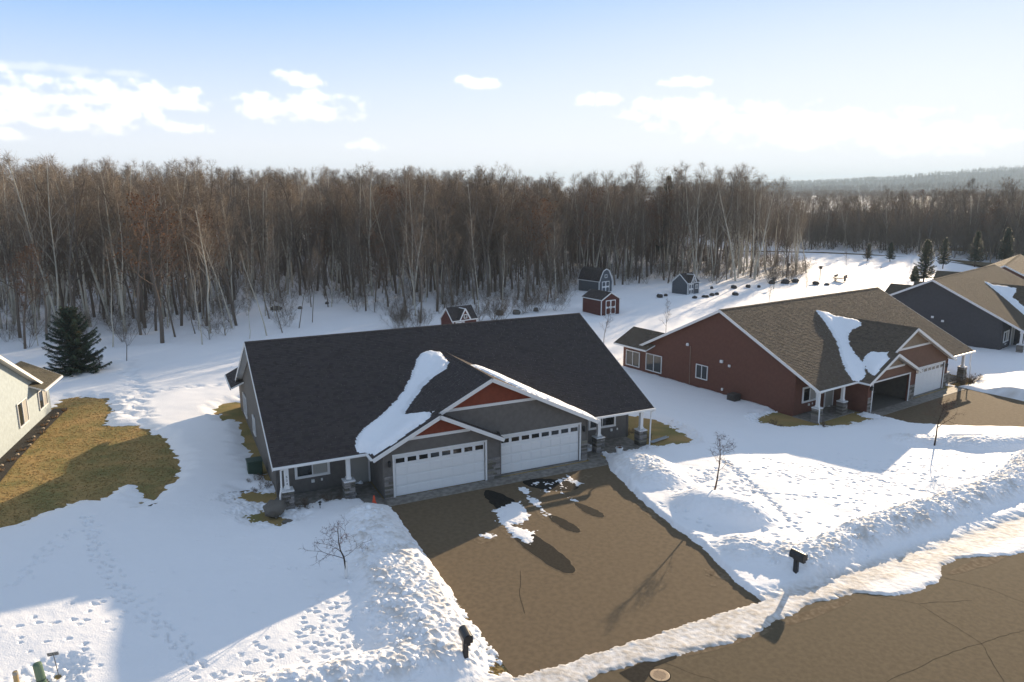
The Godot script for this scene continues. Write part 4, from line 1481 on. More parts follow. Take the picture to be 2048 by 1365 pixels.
func spruce_kind(tall: float, wide: float, bare: float) -> Array:
	var trunk := MB.new()
	trunk.col = Color(0.07, 0.05, 0.04)
	trunk.tube(PackedVector3Array([Vector3(0, -0.15, 0), Vector3(0.02, tall * 0.5, 0.01), Vector3(0, tall, 0)]), PackedFloat32Array([tall * 0.017, tall * 0.010, 0.01]), 7)
	var crown := MB.new()
	var y := bare
	while y < tall - 0.1:
		var t := (y - bare) / (tall - bare)
		var reach := wide * (0.95 * pow(1.0 - t, 0.72) + 0.05) * minf(1.0, 0.75 + t * 3.0)
		var n := int(9 - 3 * t)
		var a0 := rng.randf() * TAU
		for k in n:
			var a := a0 + TAU * k / n + rng.randfn(0, 0.18)
			var l := reach * rng.randf_range(0.5, 1.15)
			var dir := Vector3(cos(a), 0, sin(a))
			var rise := lerpf(-0.12, 0.5, t)
			var side := Vector3(-sin(a), 0, cos(a))
			trunk.twig(Vector3(0, y, 0), Vector3(0, y + l * rise * 0.8, 0) + dir * l * 0.9, 0.02)
			var m := int(6 + 9 * l)
			for s in m:
				var f := (s + 0.6) / m
				var q := Vector3(0, y + l * (rise * f - 0.16 * sin(f * 3.0) + 0.1 * f * f), 0) + dir * l * f
				var w := (0.16 + 0.5 * l * (1.0 - f) * f + 0.08) * rng.randf_range(0.7, 1.15)
				var g := rng.randf_range(0.6, 1.35)
				crown.col = Color(0.040 * g, 0.066 * g, 0.042 * g) if rng.randf() > 0.12 else Color(0.075 * g, 0.06 * g, 0.032 * g)
				for sd in [-1.0, 1.0]:
					var out: Vector3 = (side * sd + dir * rng.randf_range(0.5, 1.0)).normalized()
					var tip: Vector3 = q + out * w + Vector3(0, rng.randf_range(-0.13, 0.03), 0)
					var th := out.cross(Vector3.UP).normalized() * (0.05 + 0.05 * rng.randf())
					var nn := (Vector3.UP + out * 0.2 + Vector3(rng.randfn(0, 0.3), 0, rng.randfn(0, 0.3))).normalized()
					crown.tri(q + th, q - th, tip, nn)
					crown.tri(q + th * 0.6 - Vector3(0, 0.02, 0), q - th * 0.4 + Vector3(0, 0.05, 0), tip.lerp(q, 0.2) - Vector3(0, 0.09, 0), out.cross(Vector3(0, 1, 0.1)).normalized())
		y += lerpf(0.26, 0.17, t) * (tall / 6.0) ** 0.6
	return [trunk.mesh(), crown.mesh()]

func plant(called: String, label: String, kind: Array, at: Vector3, turn: float, size: Vector3, group := "", category := "tree", crown := "crown", m2 := "bark") -> Node3D:
	var t := thing(called, label, category, at, turn, group)
	t.scale = size
	part(t, "trunk", kind[0], M.bark)
	part(t, crown, kind[1], M[m2])
	return t

func tree_words(kind: int, size: float, p: Vector2, inside: float) -> String:
	var looks := ["pale straight-trunked bare tree", "pale twin-stemmed bare tree", "pale bare tree with rising limbs", "grey-barked tree with a broad crown", "brown-barked tree with crooked limbs", "brown-barked tree with a wide crown", "slender grey tree", "slender pale tree", "bare oak with a few russet leaves", "oak still full of russet leaves"]
	var where := ""
	if p.x < -8.0:
		where = "behind the broad spruce"
	elif p.x < 5.0:
		where = "behind the grey duplex"
	elif p.x < 16.0:
		where = "round the small snowy clearing"
	elif p.x < 31.0:
		where = "behind the dormer shed"
	elif p.x < 45.0:
		where = "beside the double-door sheds"
	elif p.x < 67.0:
		where = "behind the blue-grey shed"
	else:
		where = "behind the dark boulders"
	return "%s %s %s %s" % ["tall" if size > 1.0 else ("low" if size < 0.8 else "mid-height"), looks[kind], "at the edge" if inside > -3.5 else "set back", where]

func build_woods() -> void:
	var pale := Color(0.50, 0.46, 0.38)
	var brown := Color(0.15, 0.12, 0.095)
	var grey := Color(0.21, 0.18, 0.15)
	var tw := Color(0.165, 0.13, 0.10)
	var kinds := []
	for k in 3:
		kinds.append(tree_kind({"tall": 16.5, "girth": 0.15, "limbs": 19, "branches": 7, "twigs": 7, "start": 0.42, "angle": [26, 46], "spread": 4.6, "thin": 0.0095, "bark": pale, "twig": Color(0.215, 0.172, 0.13), "lean": 0.06, "twig_len": 1.2, "stems": 2 if k == 1 else 1}))
	for k in 3:
		kinds.append(tree_kind({"tall": 15.5, "girth": 0.17, "limbs": 22, "branches": 8, "twigs": 8, "start": 0.30, "angle": [34, 58], "spread": 4.9, "thin": 0.0095, "bark": brown if k else grey, "twig": tw, "lean": 0.04, "twig_len": 1.25, "wig": 1.3}))
	for k in 2:
		kinds.append(tree_kind({"tall": 12.5, "girth": 0.075, "limbs": 16, "branches": 6, "twigs": 6, "start": 0.38, "angle": [24, 44], "spread": 2.8, "thin": 0.011, "bark": pale if k else grey, "twig": tw * 1.1, "lean": 0.09}))
	for k in 2:
		kinds.append(tree_kind({"tall": 14.5, "girth": 0.19, "limbs": 20, "branches": 8, "twigs": 8, "start": 0.34, "angle": [36, 62], "spread": 5.0, "thin": 0.0095, "bark": brown, "twig": Color(0.19, 0.12, 0.08), "lean": 0.04, "leaf": Color(0.17, 0.075, 0.035), "leafy": 0.35 if k else 0.15}))
	var brush := []
	for k in 2:
		brush.append(tree_kind({"tall": 3.4, "girth": 0.022, "limbs": 8, "branches": 4, "twigs": 3, "start": 0.2, "angle": [20, 45], "spread": 1.2, "thin": 0.006, "bark": brown, "twig": tw, "lean": 0.22, "stems": 5}))
	var names := ["pale_bark_tree", "brown_bark_tree", "slender_tree", "russet_oak_tree"]
	var groups := ["pale-trunked trees of the woods", "brown-barked trees of the woods", "slender young trees of the woods", "russet oaks of the woods"]
	var f1 := poly([-62, 62, -24, 50.5, -19.5, 46, -15, 42.5, -9.8, 43.5, -4.2, 45.5, 2.4, 48.5, 5.5, 68, 10.5, 63, 13.2, 51, 16.5, 47, 22.5, 49, 27, 48, 33, 51, 37.8, 48.5, 44, 60, 55, 62, 62, 61, 65, 57, 74, 55.5, 86, 56.5, 95, 62, 110, 84, 128, 112, 150, 230, -62, 230])
	var f2 := poly([127, 96, 137.5, 83, 141, 75, 152, 60, 172, 44, 260, 60, 300, 230, 150, 230, 128, 112])
	var spots := []
	for f in [f1, f2]:
		var r := Rect2(f[0], Vector2.ZERO)
		for p in f:
			r = r.expand(p)
		var y := r.position.y
		while y < r.end.y:
			var x := r.position.x
			var gap := 2.5 if y < 78 else (3.3 if y < 110 else 4.3)
			while x < r.end.x:
				var p := Vector2(x + rng.randf_range(-0.48, 0.48) * gap, y + rng.randf_range(-0.48, 0.48) * gap)
				x += gap
				var rel := Vector2(p.x - CAM.x, p.y + CAM.z)
				var head := rad_to_deg(atan2(rel.x, rel.y)) - 25.6
				if head < -40.0 or head > 41.0 or rel.length() > 250.0:
					continue
				var d := sd_poly(p, f)
				if d > 0.0 or rng.randf() < (0.42 if d > -9.0 else 0.03):
					continue
				spots.append([rel.length() + (300.0 if absf(head) > 36.5 else 0.0), p, d])
			y += gap
	for p in [[7.56, 62.05], [9.5, 61.0], [9.9, 60.8], [14.1, 58.5], [11.9, 57.3], [16.36, 44.6], [13.0, 55.5], [-2.0, 43.8], [1.5, 45.5], [3.5, 47.5], [5.5, 50.5], [-6.5, 42.9], [-0.2, 44.8]]:
		spots.append([Vector2(p[0] - CAM.x, p[1] + CAM.z).length(), Vector2(p[0], p[1]), 1.0])
	spots.sort_custom(func(a, b): return a[0] < b[0])
	var mass := []
	for k in kinds.size():
		mass.append([])
	for k in spots.size():
		var p: Vector2 = spots[k][1]
		var x := rng.randf()
		var left := p.x < 8.0
		var kind := 0
		if x < (0.40 if left else 0.17):
			kind = rng.randi() % 3
		elif x < 0.68:
			kind = 3 + rng.randi() % 3
		elif x < (0.95 if left else 0.90):
			kind = 6 + rng.randi() % 2
		else:
			kind = 8 + rng.randi() % 2
		if spots[k][2] > -2.5 and rng.randf() < 0.45:
			kind = 6 + rng.randi() % 2
		if p.x > 70.0 and p.x < 98.0 and p.y < 75.0 and rng.randf() < 0.5:
			kind = rng.randi() % 3
		var sz := rng.randf_range(0.84, 1.16)
		if spots[k][2] > -6.0:
			sz *= rng.randf_range(0.62, 1.0)
		if p.x > 88.0:
			sz *= lerpf(1.0, 0.72, S(88, 112, p.x)) + 0.28 * S(146, 190, p.x - 0.3 * (p.y - 60.0))
		if spots[k][2] > 0.5:
			sz *= 0.8
		if spots[k][0] > 150.0 and spots[k][0] < 300.0:
			sz *= 1.0 + 0.22 * S(110, 200, p.y) * (1.0 - S(60, 120, p.x))
		var at := P(p.x, T(p.x, p.y) + 0.17, p.y)
		var turn := rng.randf() * TAU
		var fat := sz * rng.randf_range(0.85, 1.1)
		var g: int = [0, 0, 0, 1, 1, 1, 2, 2, 3, 3][kind]
		if k < 296:
			plant(names[g], tree_words(kind, sz, p, spots[k][2]), kinds[kind], at, turn, Vector3(fat, sz, fat), groups[g])
		else:
			mass[kind].append(Transform3D(Basis(Vector3.UP, turn).scaled_local(Vector3(fat, sz, fat)), at))
	var wood := Node3D.new()
	for k in 2400:
		var az := deg_to_rad(rng.randf_range(12.0, 46.0) + 25.604)
		var d := sqrt(rng.randf_range(pow(255.0, 2), pow(1400.0, 2)))
		var sz := rng.randf_range(0.6, 0.8)
		mass[3 + k % 3].append(Transform3D(Basis(Vector3.UP, rng.randf() * TAU).scaled_local(Vector3(sz * 1.6, sz, sz * 1.6)), P(CAM.x + sin(az) * d, 0.1, -CAM.z + cos(az) * d)))
	wood.name = "woods"
	wood.set_meta("kind", "stuff")
	tag(wood, "mass of bare grey-brown trees deep in the woods", "woods")
	add_child(wood)
	for k in kinds.size():
		for j in 2:
			multi(wood, ["trunks", "crowns"][j], kinds[k][j], mass[k], M.bark)
	var low := [[], []]
	for k in 1300:
		var p := Vector2(rng.randf_range(-45, 105), rng.randf_range(40, 105))
		var d := sd_poly(p, f1)
		if d > 0.6 or d < -30.0:
			continue
		if rng.randf() < 0.3 and d < -8.0:
			continue
		var s := rng.randf_range(0.45, 1.15)
		low[(k / 2) % 2].append(Transform3D(Basis(Vector3.UP, rng.randf() * TAU).scaled_local(Vector3(s, s, s)), P(p.x, T(p.x, p.y) + 0.15, p.y)))
	for k in 2400:
		var f := f2 if k % 2 else f1
		var p := Vector2(rng.randf_range(-50, 110), rng.randf_range(44, 150)) if k % 2 == 0 else Vector2(rng.randf_range(126, 230), rng.randf_range(44, 160))
		var d := sd_poly(p, f)
		if d > (-2.0 if k % 2 else -22.0):
			continue
		var s := rng.randf_range(1.0, 2.0) if k % 2 == 0 else rng.randf_range(1.4, 2.6)
		low[(k / 2) % 2].append(Transform3D(Basis(Vector3.UP, rng.randf() * TAU).scaled_local(Vector3(s, s, s)), P(p.x, T(p.x, p.y) + 0.1, p.y)))
	for p in [[13.5, 42.5], [14.4, 43.4], [15.2, 42.0], [14.6, 41.2], [24, 41.5], [25, 42.4], [22.5, 42.5], [31, 46], [33, 46.5], [34.4, 45.2], [30, 45], [79, 53.6], [81, 53.2], [83, 53.8], [77.5, 53.9]]:
		for j in 3:
			var s := rng.randf_range(0.6, 0.95)
			low[j % 2].append(Transform3D(Basis(Vector3.UP, rng.randf() * TAU).scaled_local(Vector3(s, s, s)), P(p[0] + rng.randfn(0, 0.5), 0.15, p[1] + rng.randfn(0, 0.5))))
	# the trees of the far ridge
	var ridge := [[], []]
	for k in 7000:
		var az := rng.randf_range(12.0, 44.0)
		var d := sqrt(rng.randf_range(pow(1500.0, 2), pow(3200.0, 2)))
		var r := deg_to_rad(az + 25.604)
		var u := CAM.x + sin(r) * d
		var v := -CAM.z + cos(r) * d
		var sz := rng.randf_range(0.75, 1.1)
		ridge[k % 2].append(Transform3D(Basis(Vector3.UP, rng.randf() * TAU).scaled_local(Vector3(sz * 1.3, sz, sz * 1.3)), P(u, hill_height(az, d) - 1.5, v)))
	var far := Node3D.new()
	far.name = "ridge_woods"
	far.set_meta("kind", "stuff")
	tag(far, "hazy bare woods covering the far ridge", "woods")
	add_child(far)
	for k in 2:
		for j in 2:
			multi(far, ["trunks", "crowns"][j], kinds[4 + k][j], ridge[k], M.bark)
	var scrub := Node3D.new()
	scrub.name = "undergrowth"
	scrub.set_meta("kind", "stuff")
	tag(scrub, "thin leafless brush growing between the trunks of the woods", "brush")
	add_child(scrub)
	for k in 2:
		for j in 2:
			multi(scrub, ["stems", "twigs"][j], brush[k][j], low[k], M.bark)
	print("trees ", spots.size(), " brush ", low[0].size() + low[1].size())

func multi(parent: Node, called: String, mesh: Mesh, at: Array, m: Material, cols := []) -> void:
	var mm := MultiMesh.new()
	mm.transform_format = MultiMesh.TRANSFORM_3D
	mm.mesh = mesh
	mm.instance_count = at.size()
	for k in at.size():
		mm.set_instance_transform(k, at[k])
	var o := MultiMeshInstance3D.new()
	o.name = called
	o.multimesh = mm
	o.material_override = m
	o.set_meta("kind", "stuff")
	parent.add_child(o, true)

func build_spruces() -> void:
	var big := spruce_kind(5.7, 2.9, 0.2)
	plant("spruce_tree", "broad dark green spruce on the snow behind the pale cream house", big, P(-16.7, 0.15, 36.0), 0.4, Vector3(1, 0.98, 1), "", "tree", "crown", "needles")
	var tall := spruce_kind(8.0, 2.0, 1.5)
	plant("spruce_tree", "tall spruce with a bare lower trunk on the open snow slope", tall, P(97.3, 0.15, 41.5), 1.0, Vector3(0.95, 0.88, 0.95), "", "tree", "crown", "needles")
	var small := spruce_kind(2.6, 0.8, 0.15)
	plant("spruce_tree", "tiny spruce on the snow beside the tall spruce", small, P(100.0, 0.15, 45.0), 2.0, Vector3.ONE, "", "tree", "crown", "needles")
	for p in [[123.0, 56.0, 0.72], [131.6, 55.5, 0.85], [140.0, 55.0, 0.9], [146, 54, 0.8]]:
		plant("spruce_tree", "dark spruce in the row behind the slate house", tall, P(p[0], 0.1, p[1]), p[0], Vector3(p[2], p[2], p[2]), "row of spruces behind the slate house", "tree", "crown", "needles")
	for p in [[122.5, 72.0, 0.45], [124.9, 68.7, 0.5], [127.5, 63.0, 0.45]]:
		plant("spruce_tree", "young spruce along the far road", tall, P(p[0], 0.1, p[1]), p[0], Vector3(p[2] * 1.2, p[2], p[2] * 1.2), "young spruces along the far road", "tree", "crown", "needles")
	for p in [[79.5, 83.0, 2.15]]:
		plant("pine_tree", "lone evergreen rising above the bare tops of the woods", tall, P(p[0], 0.1, p[1]), p[0], Vector3(1.5, p[2], 1.5), "", "tree", "crown", "needles")

func build_yard_trees() -> void:
	var crab := {"tall": 2.5, "girth": 0.05, "limbs": 9, "branches": 6, "twigs": 5, "start": 0.36, "angle": [44, 66], "spread": 1.75, "thin": 0.006, "bark": Color(0.05, 0.04, 0.038), "twig": Color(0.075, 0.045, 0.04), "lean": 0.03, "twig_len": 0.4, "wig": 1.5, "leaf": Color(0.14, 0.035, 0.025), "leafy": 0.10, "leaf_size": 0.014}
	var a := tree_kind(crab)
	var t := plant("young_tree", "small bare tree with a white trunk guard left of the driveway", a, P(-4.11, snow_top(-4.11, -7.01) - 0.02, -7.01), 0.7, Vector3(1, 1, 1))
	var g := MB.new()
	g.tube(PackedVector3Array([Vector3(0, 0, 0), Vector3(0.01, 0.68, 0)]), PackedFloat32Array([0.07, 0.065]), 10, true)
	part(t, "trunk_guard", g, M.trim)
	crab.tall = 2.75
	crab.angle = [34, 58]
	crab.spread = 1.5
	crab.start = 0.42
	crab.bark = Color(0.10, 0.065, 0.05)
	a = tree_kind(crab)
	plant("young_tree", "small bare tree in the sunlit snow right of the driveway", a, P(13.83, snow_top(13.83, -7.41) - 0.02, -7.41), 2.2, Vector3.ONE)
	crab.spread = 1.6
	crab.bark = Color(0.06, 0.045, 0.035)
	a = tree_kind(crab)
	plant("young_tree", "small bare tree on the snow in front of the red-brown house", a, P(31.4, snow_top(31.4, -6.64) - 0.02, -6.64), 1.3, Vector3(1.12, 1.12, 1.12))
	var whip := {"tall": 4.4, "girth": 0.035, "limbs": 15, "branches": 4, "twigs": 3, "start": 0.3, "angle": [24, 42], "spread": 1.25, "thin": 0.007, "bark": Color(0.12, 0.09, 0.07), "twig": Color(0.11, 0.07, 0.055), "lean": 0.02, "twig_len": 0.5}
	var w := [tree_kind(whip), tree_kind(whip)]
	for p in [[29.7, 27.3, 1.05, "slim sapling on the back lawn behind the gap between the houses"], [37.9, 28.1, 0.95, "slim sapling behind the rear wing of the red-brown house"], [62.0, 38.0, 0.75, "small sapling on the lit back lawn behind the brown roof"], [74.0, 43.0, 0.7, "small sapling near the rocks behind the brown roof"], [104.5, 62.0, 0.9, "thin sapling on the open snow slope by the woods"], [110.0, 62.0, 1.0, "bushy sapling on the open snow slope below the far road"], [100.5, 52.0, 0.6, "stubby sapling beside the trailer"]]:
		plant("sapling", p[3], w[int(p[0]) % 2], P(p[0], snow_top(p[0], p[1]) - 0.03, p[1]), p[0], Vector3.ONE * p[2], "", "tree")

# ------------------------------------------------------------------ sheds and small things
func shed_door(parent: Node, at: Vector3, basis: Basis, w: float, h: float, m: Material) -> void:
	# a pair of doors with white frames and rounded panels
	var d := MB.new()
	d.box(at + basis * Vector3(0, h * 0.5, 0.015), Vector3(w, h, 0.03), basis, 0.004)
	var door := part(parent, "door", d, M.trim)
	for s in [-1, 1]:
		for k in 2:
			var p := MB.new()
			var pw := w * 0.5 - 0.2
			var ph := h * 0.5 - 0.2
			var c := at + basis * Vector3(s * w * 0.25, h * (0.25 + 0.5 * k), 0.034)
			p.box(c, Vector3(pw, ph - 0.16, 0.02), basis, 0.004)
			p.box(c, Vector3(pw - 0.16, ph, 0.022), basis, 0.004)
			for q in [[-1, -1], [1, -1], [1, 1], [-1, 1]]:
				p.box(c + basis * Vector3(q[0] * (pw * 0.5 - 0.08), q[1] * (ph * 0.5 - 0.08), 0), Vector3(0.09, 0.09, 0.018), basis * Basis(Vector3(0, 0, 1), PI / 4))
			part(door, "panel", p, m)

func shed(label: String, at: Vector3, turn: float, w: float, l: float, eave: float, peak: float, wall: Material, kind: String) -> void:
	# w across the gable (x), l along the ridge (z); the gable faces +z
	var n := thing("garden_shed", label, "shed", at, turn)
	var X := Vector3(1, 0, 0)
	var Z := Vector3(0, 0, 1)
	var prof := [Vector2(-w / 2, eave), Vector2(0, peak), Vector2(w / 2, eave)]
	if kind == "barn":
		prof = [Vector2(-w / 2, eave), Vector2(-w * 0.42, eave + 0.55), Vector2(-w * 0.24, peak - 0.28), Vector2(0, peak), Vector2(w * 0.24, peak - 0.28), Vector2(w * 0.42, eave + 0.55), Vector2(w / 2, eave)]
	var shape := [-w / 2, 0.0, w / 2, 0.0]
	for k in range(prof.size() - 1, -1, -1):
		shape.append_array([prof[k].x, prof[k].y])
	siding(n, "gable_wall", Vector3(0, 0, l / 2), X, Z, shape, wall, 0.22)
	siding(n, "gable_wall", Vector3(0, 0, -l / 2), X, -Z, shape, wall, 0.22)
	for s in [-1.0, 1.0]:
		siding(n, "side_wall", Vector3(s * w / 2, 0, 0), Z, X * s, [-l / 2, 0.0, l / 2, 0.0, l / 2, eave, -l / 2, eave], wall, 0.22)
		for z in [-1.0, 1.0]:
			var cb := MB.new()
			cb.box(Vector3(s * w / 2, eave / 2, z * l / 2), Vector3(0.09, eave, 0.09), Basis(), 0.006)
			part(n, "corner_board", cb, M.trim)
	for k in prof.size() - 1:
		var a: Vector2 = prof[k]
		var b: Vector2 = prof[k + 1]
		var e := (b - a).normalized() * 0.12
		if k == 0:
			a -= e
		if k == prof.size() - 2:
			b += e
		var lo := a if a.y < b.y else b
		var hi := b if a.y < b.y else a
		var up := Vector3(0, 0.03, 0)
		slope(n, "roof", [Vector3(lo.x, lo.y, -l / 2 - 0.12) + up, Vector3(lo.x, lo.y, l / 2 + 0.12) + up, Vector3(hi.x, hi.y, l / 2 + 0.12) + up, Vector3(hi.x, hi.y, -l / 2 - 0.12) + up], M.shingle_charcoal, 0.2)
		for z in [-1.0, 1.0]:
			var rb := MB.new()
			rb.beam(Vector3(lo.x, lo.y - 0.04, z * (l / 2 + 0.135)), Vector3(hi.x, hi.y - 0.04, z * (l / 2 + 0.135)), 0.025, 0.13)
			part(n, "rake_board", rb, M.trim)
	for s in [-1.0, 1.0]:
		var fa := MB.new()
		fa.beam(Vector3(s * (w / 2 + 0.13), eave - 0.06, -l / 2 - 0.1), Vector3(s * (w / 2 + 0.13), eave - 0.06, l / 2 + 0.1), 0.025, 0.1)
		part(n, "fascia", fa, M.trim)
	if kind == "gable" or kind == "barn":
		shed_door(n, Vector3(0, 0.08, l / 2 + 0.02), Basis(), 1.55, minf(eave - 0.15, 1.75), wall)
	if kind == "barn":
		window(n, Vector3(-0.25, eave + 0.42, l / 2 + 0.016), X, Z, 0.5, 0.5, 1, false, 0.08)
	if kind == "dormer":
		# doors and a steep little gable on the long side that faces +x
		var b := Basis(Vector3.UP, PI / 2)
		shed_door(n, Vector3(w / 2 + 0.02, 0.08, l * 0.22), b, 1.1, eave - 0.25, wall)
		window(n, Vector3(w / 2 + 0.016, eave * 0.45, -l * 0.14), Vector3(0, 0, -1), X, 0.6, 0.6, 2, false, 0.07)
		var ht := peak - 0.1
		var fr := w / 2 + 0.06
		siding(n, "dormer_wall", Vector3(fr - 0.02, 0, 0), Z, X, [-0.62, eave, 0.62, eave, 0, ht], wall, 0.16)
		for s in [-1.0, 1.0]:
			slope(n, "dormer_roof", [Vector3(fr + 0.02, eave - 0.04, s * 0.68), Vector3(fr - 0.2, eave - 0.04, s * 0.68), Vector3(0.1, ht + 0.05, 0), Vector3(fr + 0.02, ht + 0.05, 0)], M.shingle_charcoal, 0.2)
			var rb := MB.new()
			rb.beam(Vector3(fr + 0.04, eave - 0.06, s * 0.68), Vector3(fr + 0.04, ht + 0.02, 0), 0.03, 0.12)
			part(n, "dormer_trim", rb, M.trim)
		window(n, Vector3(fr - 0.005, eave + 0.12, 0.2), Vector3(0, 0, -1), X, 0.4, 0.42, 1, false, 0.06)

func mailbox(label: String, at: Vector3, turn: float) -> void:
	var n := thing("mailbox", label, "mailbox", at, turn)
	var mb := MB.new()
	mb.box(Vector3(0, 0.43, 0), Vector3(0.17, 1.06, 0.17), Basis(), 0.02)
	mb.box(Vector3(0, 0.93, 0.12), Vector3(0.15, 0.09, 0.5), Basis(), 0.015)
	part(n, "post", mb, M.black_metal)
	mb = MB.new()
	var prof := [Vector2(-0.15, 0.0), Vector2(-0.155, 0.16), Vector2(-0.12, 0.24), Vector2(-0.06, 0.285), Vector2(0, 0.295), Vector2(0.06, 0.285), Vector2(0.12, 0.24), Vector2(0.155, 0.16), Vector2(0.15, 0.0)]
	var z0 := -0.24
	var z1 := 0.36
	var y := 0.975
	for k in prof.size():
		var a: Vector2 = prof[k]
		var b: Vector2 = prof[(k + 1) % prof.size()]
		var nn := Vector3(a.y - b.y, b.x - a.x, 0).normalized()
		mb.quad(Vector3(a.x, y + a.y, z0), Vector3(b.x, y + b.y, z0), Vector3(b.x, y + b.y, z1), Vector3(a.x, y + a.y, z1), nn if nn.dot(Vector3(a.x + b.x, a.y + b.y - 0.24, 0)) > 0 else -nn)
	var e0 := []
	var e1 := []
	for p in prof:
		e0.append(Vector3(p.x, y + p.y, z0))
		e1.append(Vector3(p.x, y + p.y, z1))
	mb.fan(e0, Vector3(0, 0, -1))
	mb.fan(e1, Vector3(0, 0, 1))
	part(n, "box", mb, mat("mailbox_black", lin(0.014, 0.014, 0.015), 0.35))
	mb = MB.new()
	mb.box(Vector3(0, y + 0.135, z1 + 0.012), Vector3(0.29, 0.25, 0.022), Basis(), 0.008)
	mb.box(Vector3(0, y + 0.26, z1 + 0.035), Vector3(0.05, 0.03, 0.03), Basis(), 0.006)
	part(n, "door", mb, M.mailbox_black)
	mb = MB.new()
	mb.box(Vector3(0.165, y + 0.16, 0.05), Vector3(0.012, 0.03, 0.22), Basis(), 0.003)
	part(n, "flag", mb, M.mailbox_black)

func boulder(label: String, at: Vector3, size: Vector3, seed_: float, group := "", snowy := false) -> void:
	var n := thing("boulder", label, "rock", at, seed_ * 2.1, group)
	var mb := MB.new()
	mb.rock(Vector3(0, size.y * 0.30, 0), size, lump, seed_)
	part(n, "rock_body", mb, M.boulder if not group.begins_with("dark") else mat("dark_rock", lin(0.055, 0.048, 0.045), 0.9))
	if snowy:
		mb = MB.new()
		mb.rock(Vector3(0.04, size.y * 0.66, 0.03), Vector3(size.x * 0.62, size.y * 0.34, size.z * 0.62), lump, seed_ + 3.0, 7, 12)
		part(n, "snow_cap", mb, M.roof_snow)

func shrub(label: String, kind: Array, at: Vector3, s: float, group := "") -> void:
	plant("shrub", label, kind, at, at.x, Vector3(s, s, s), group, "shrub", "twigs")

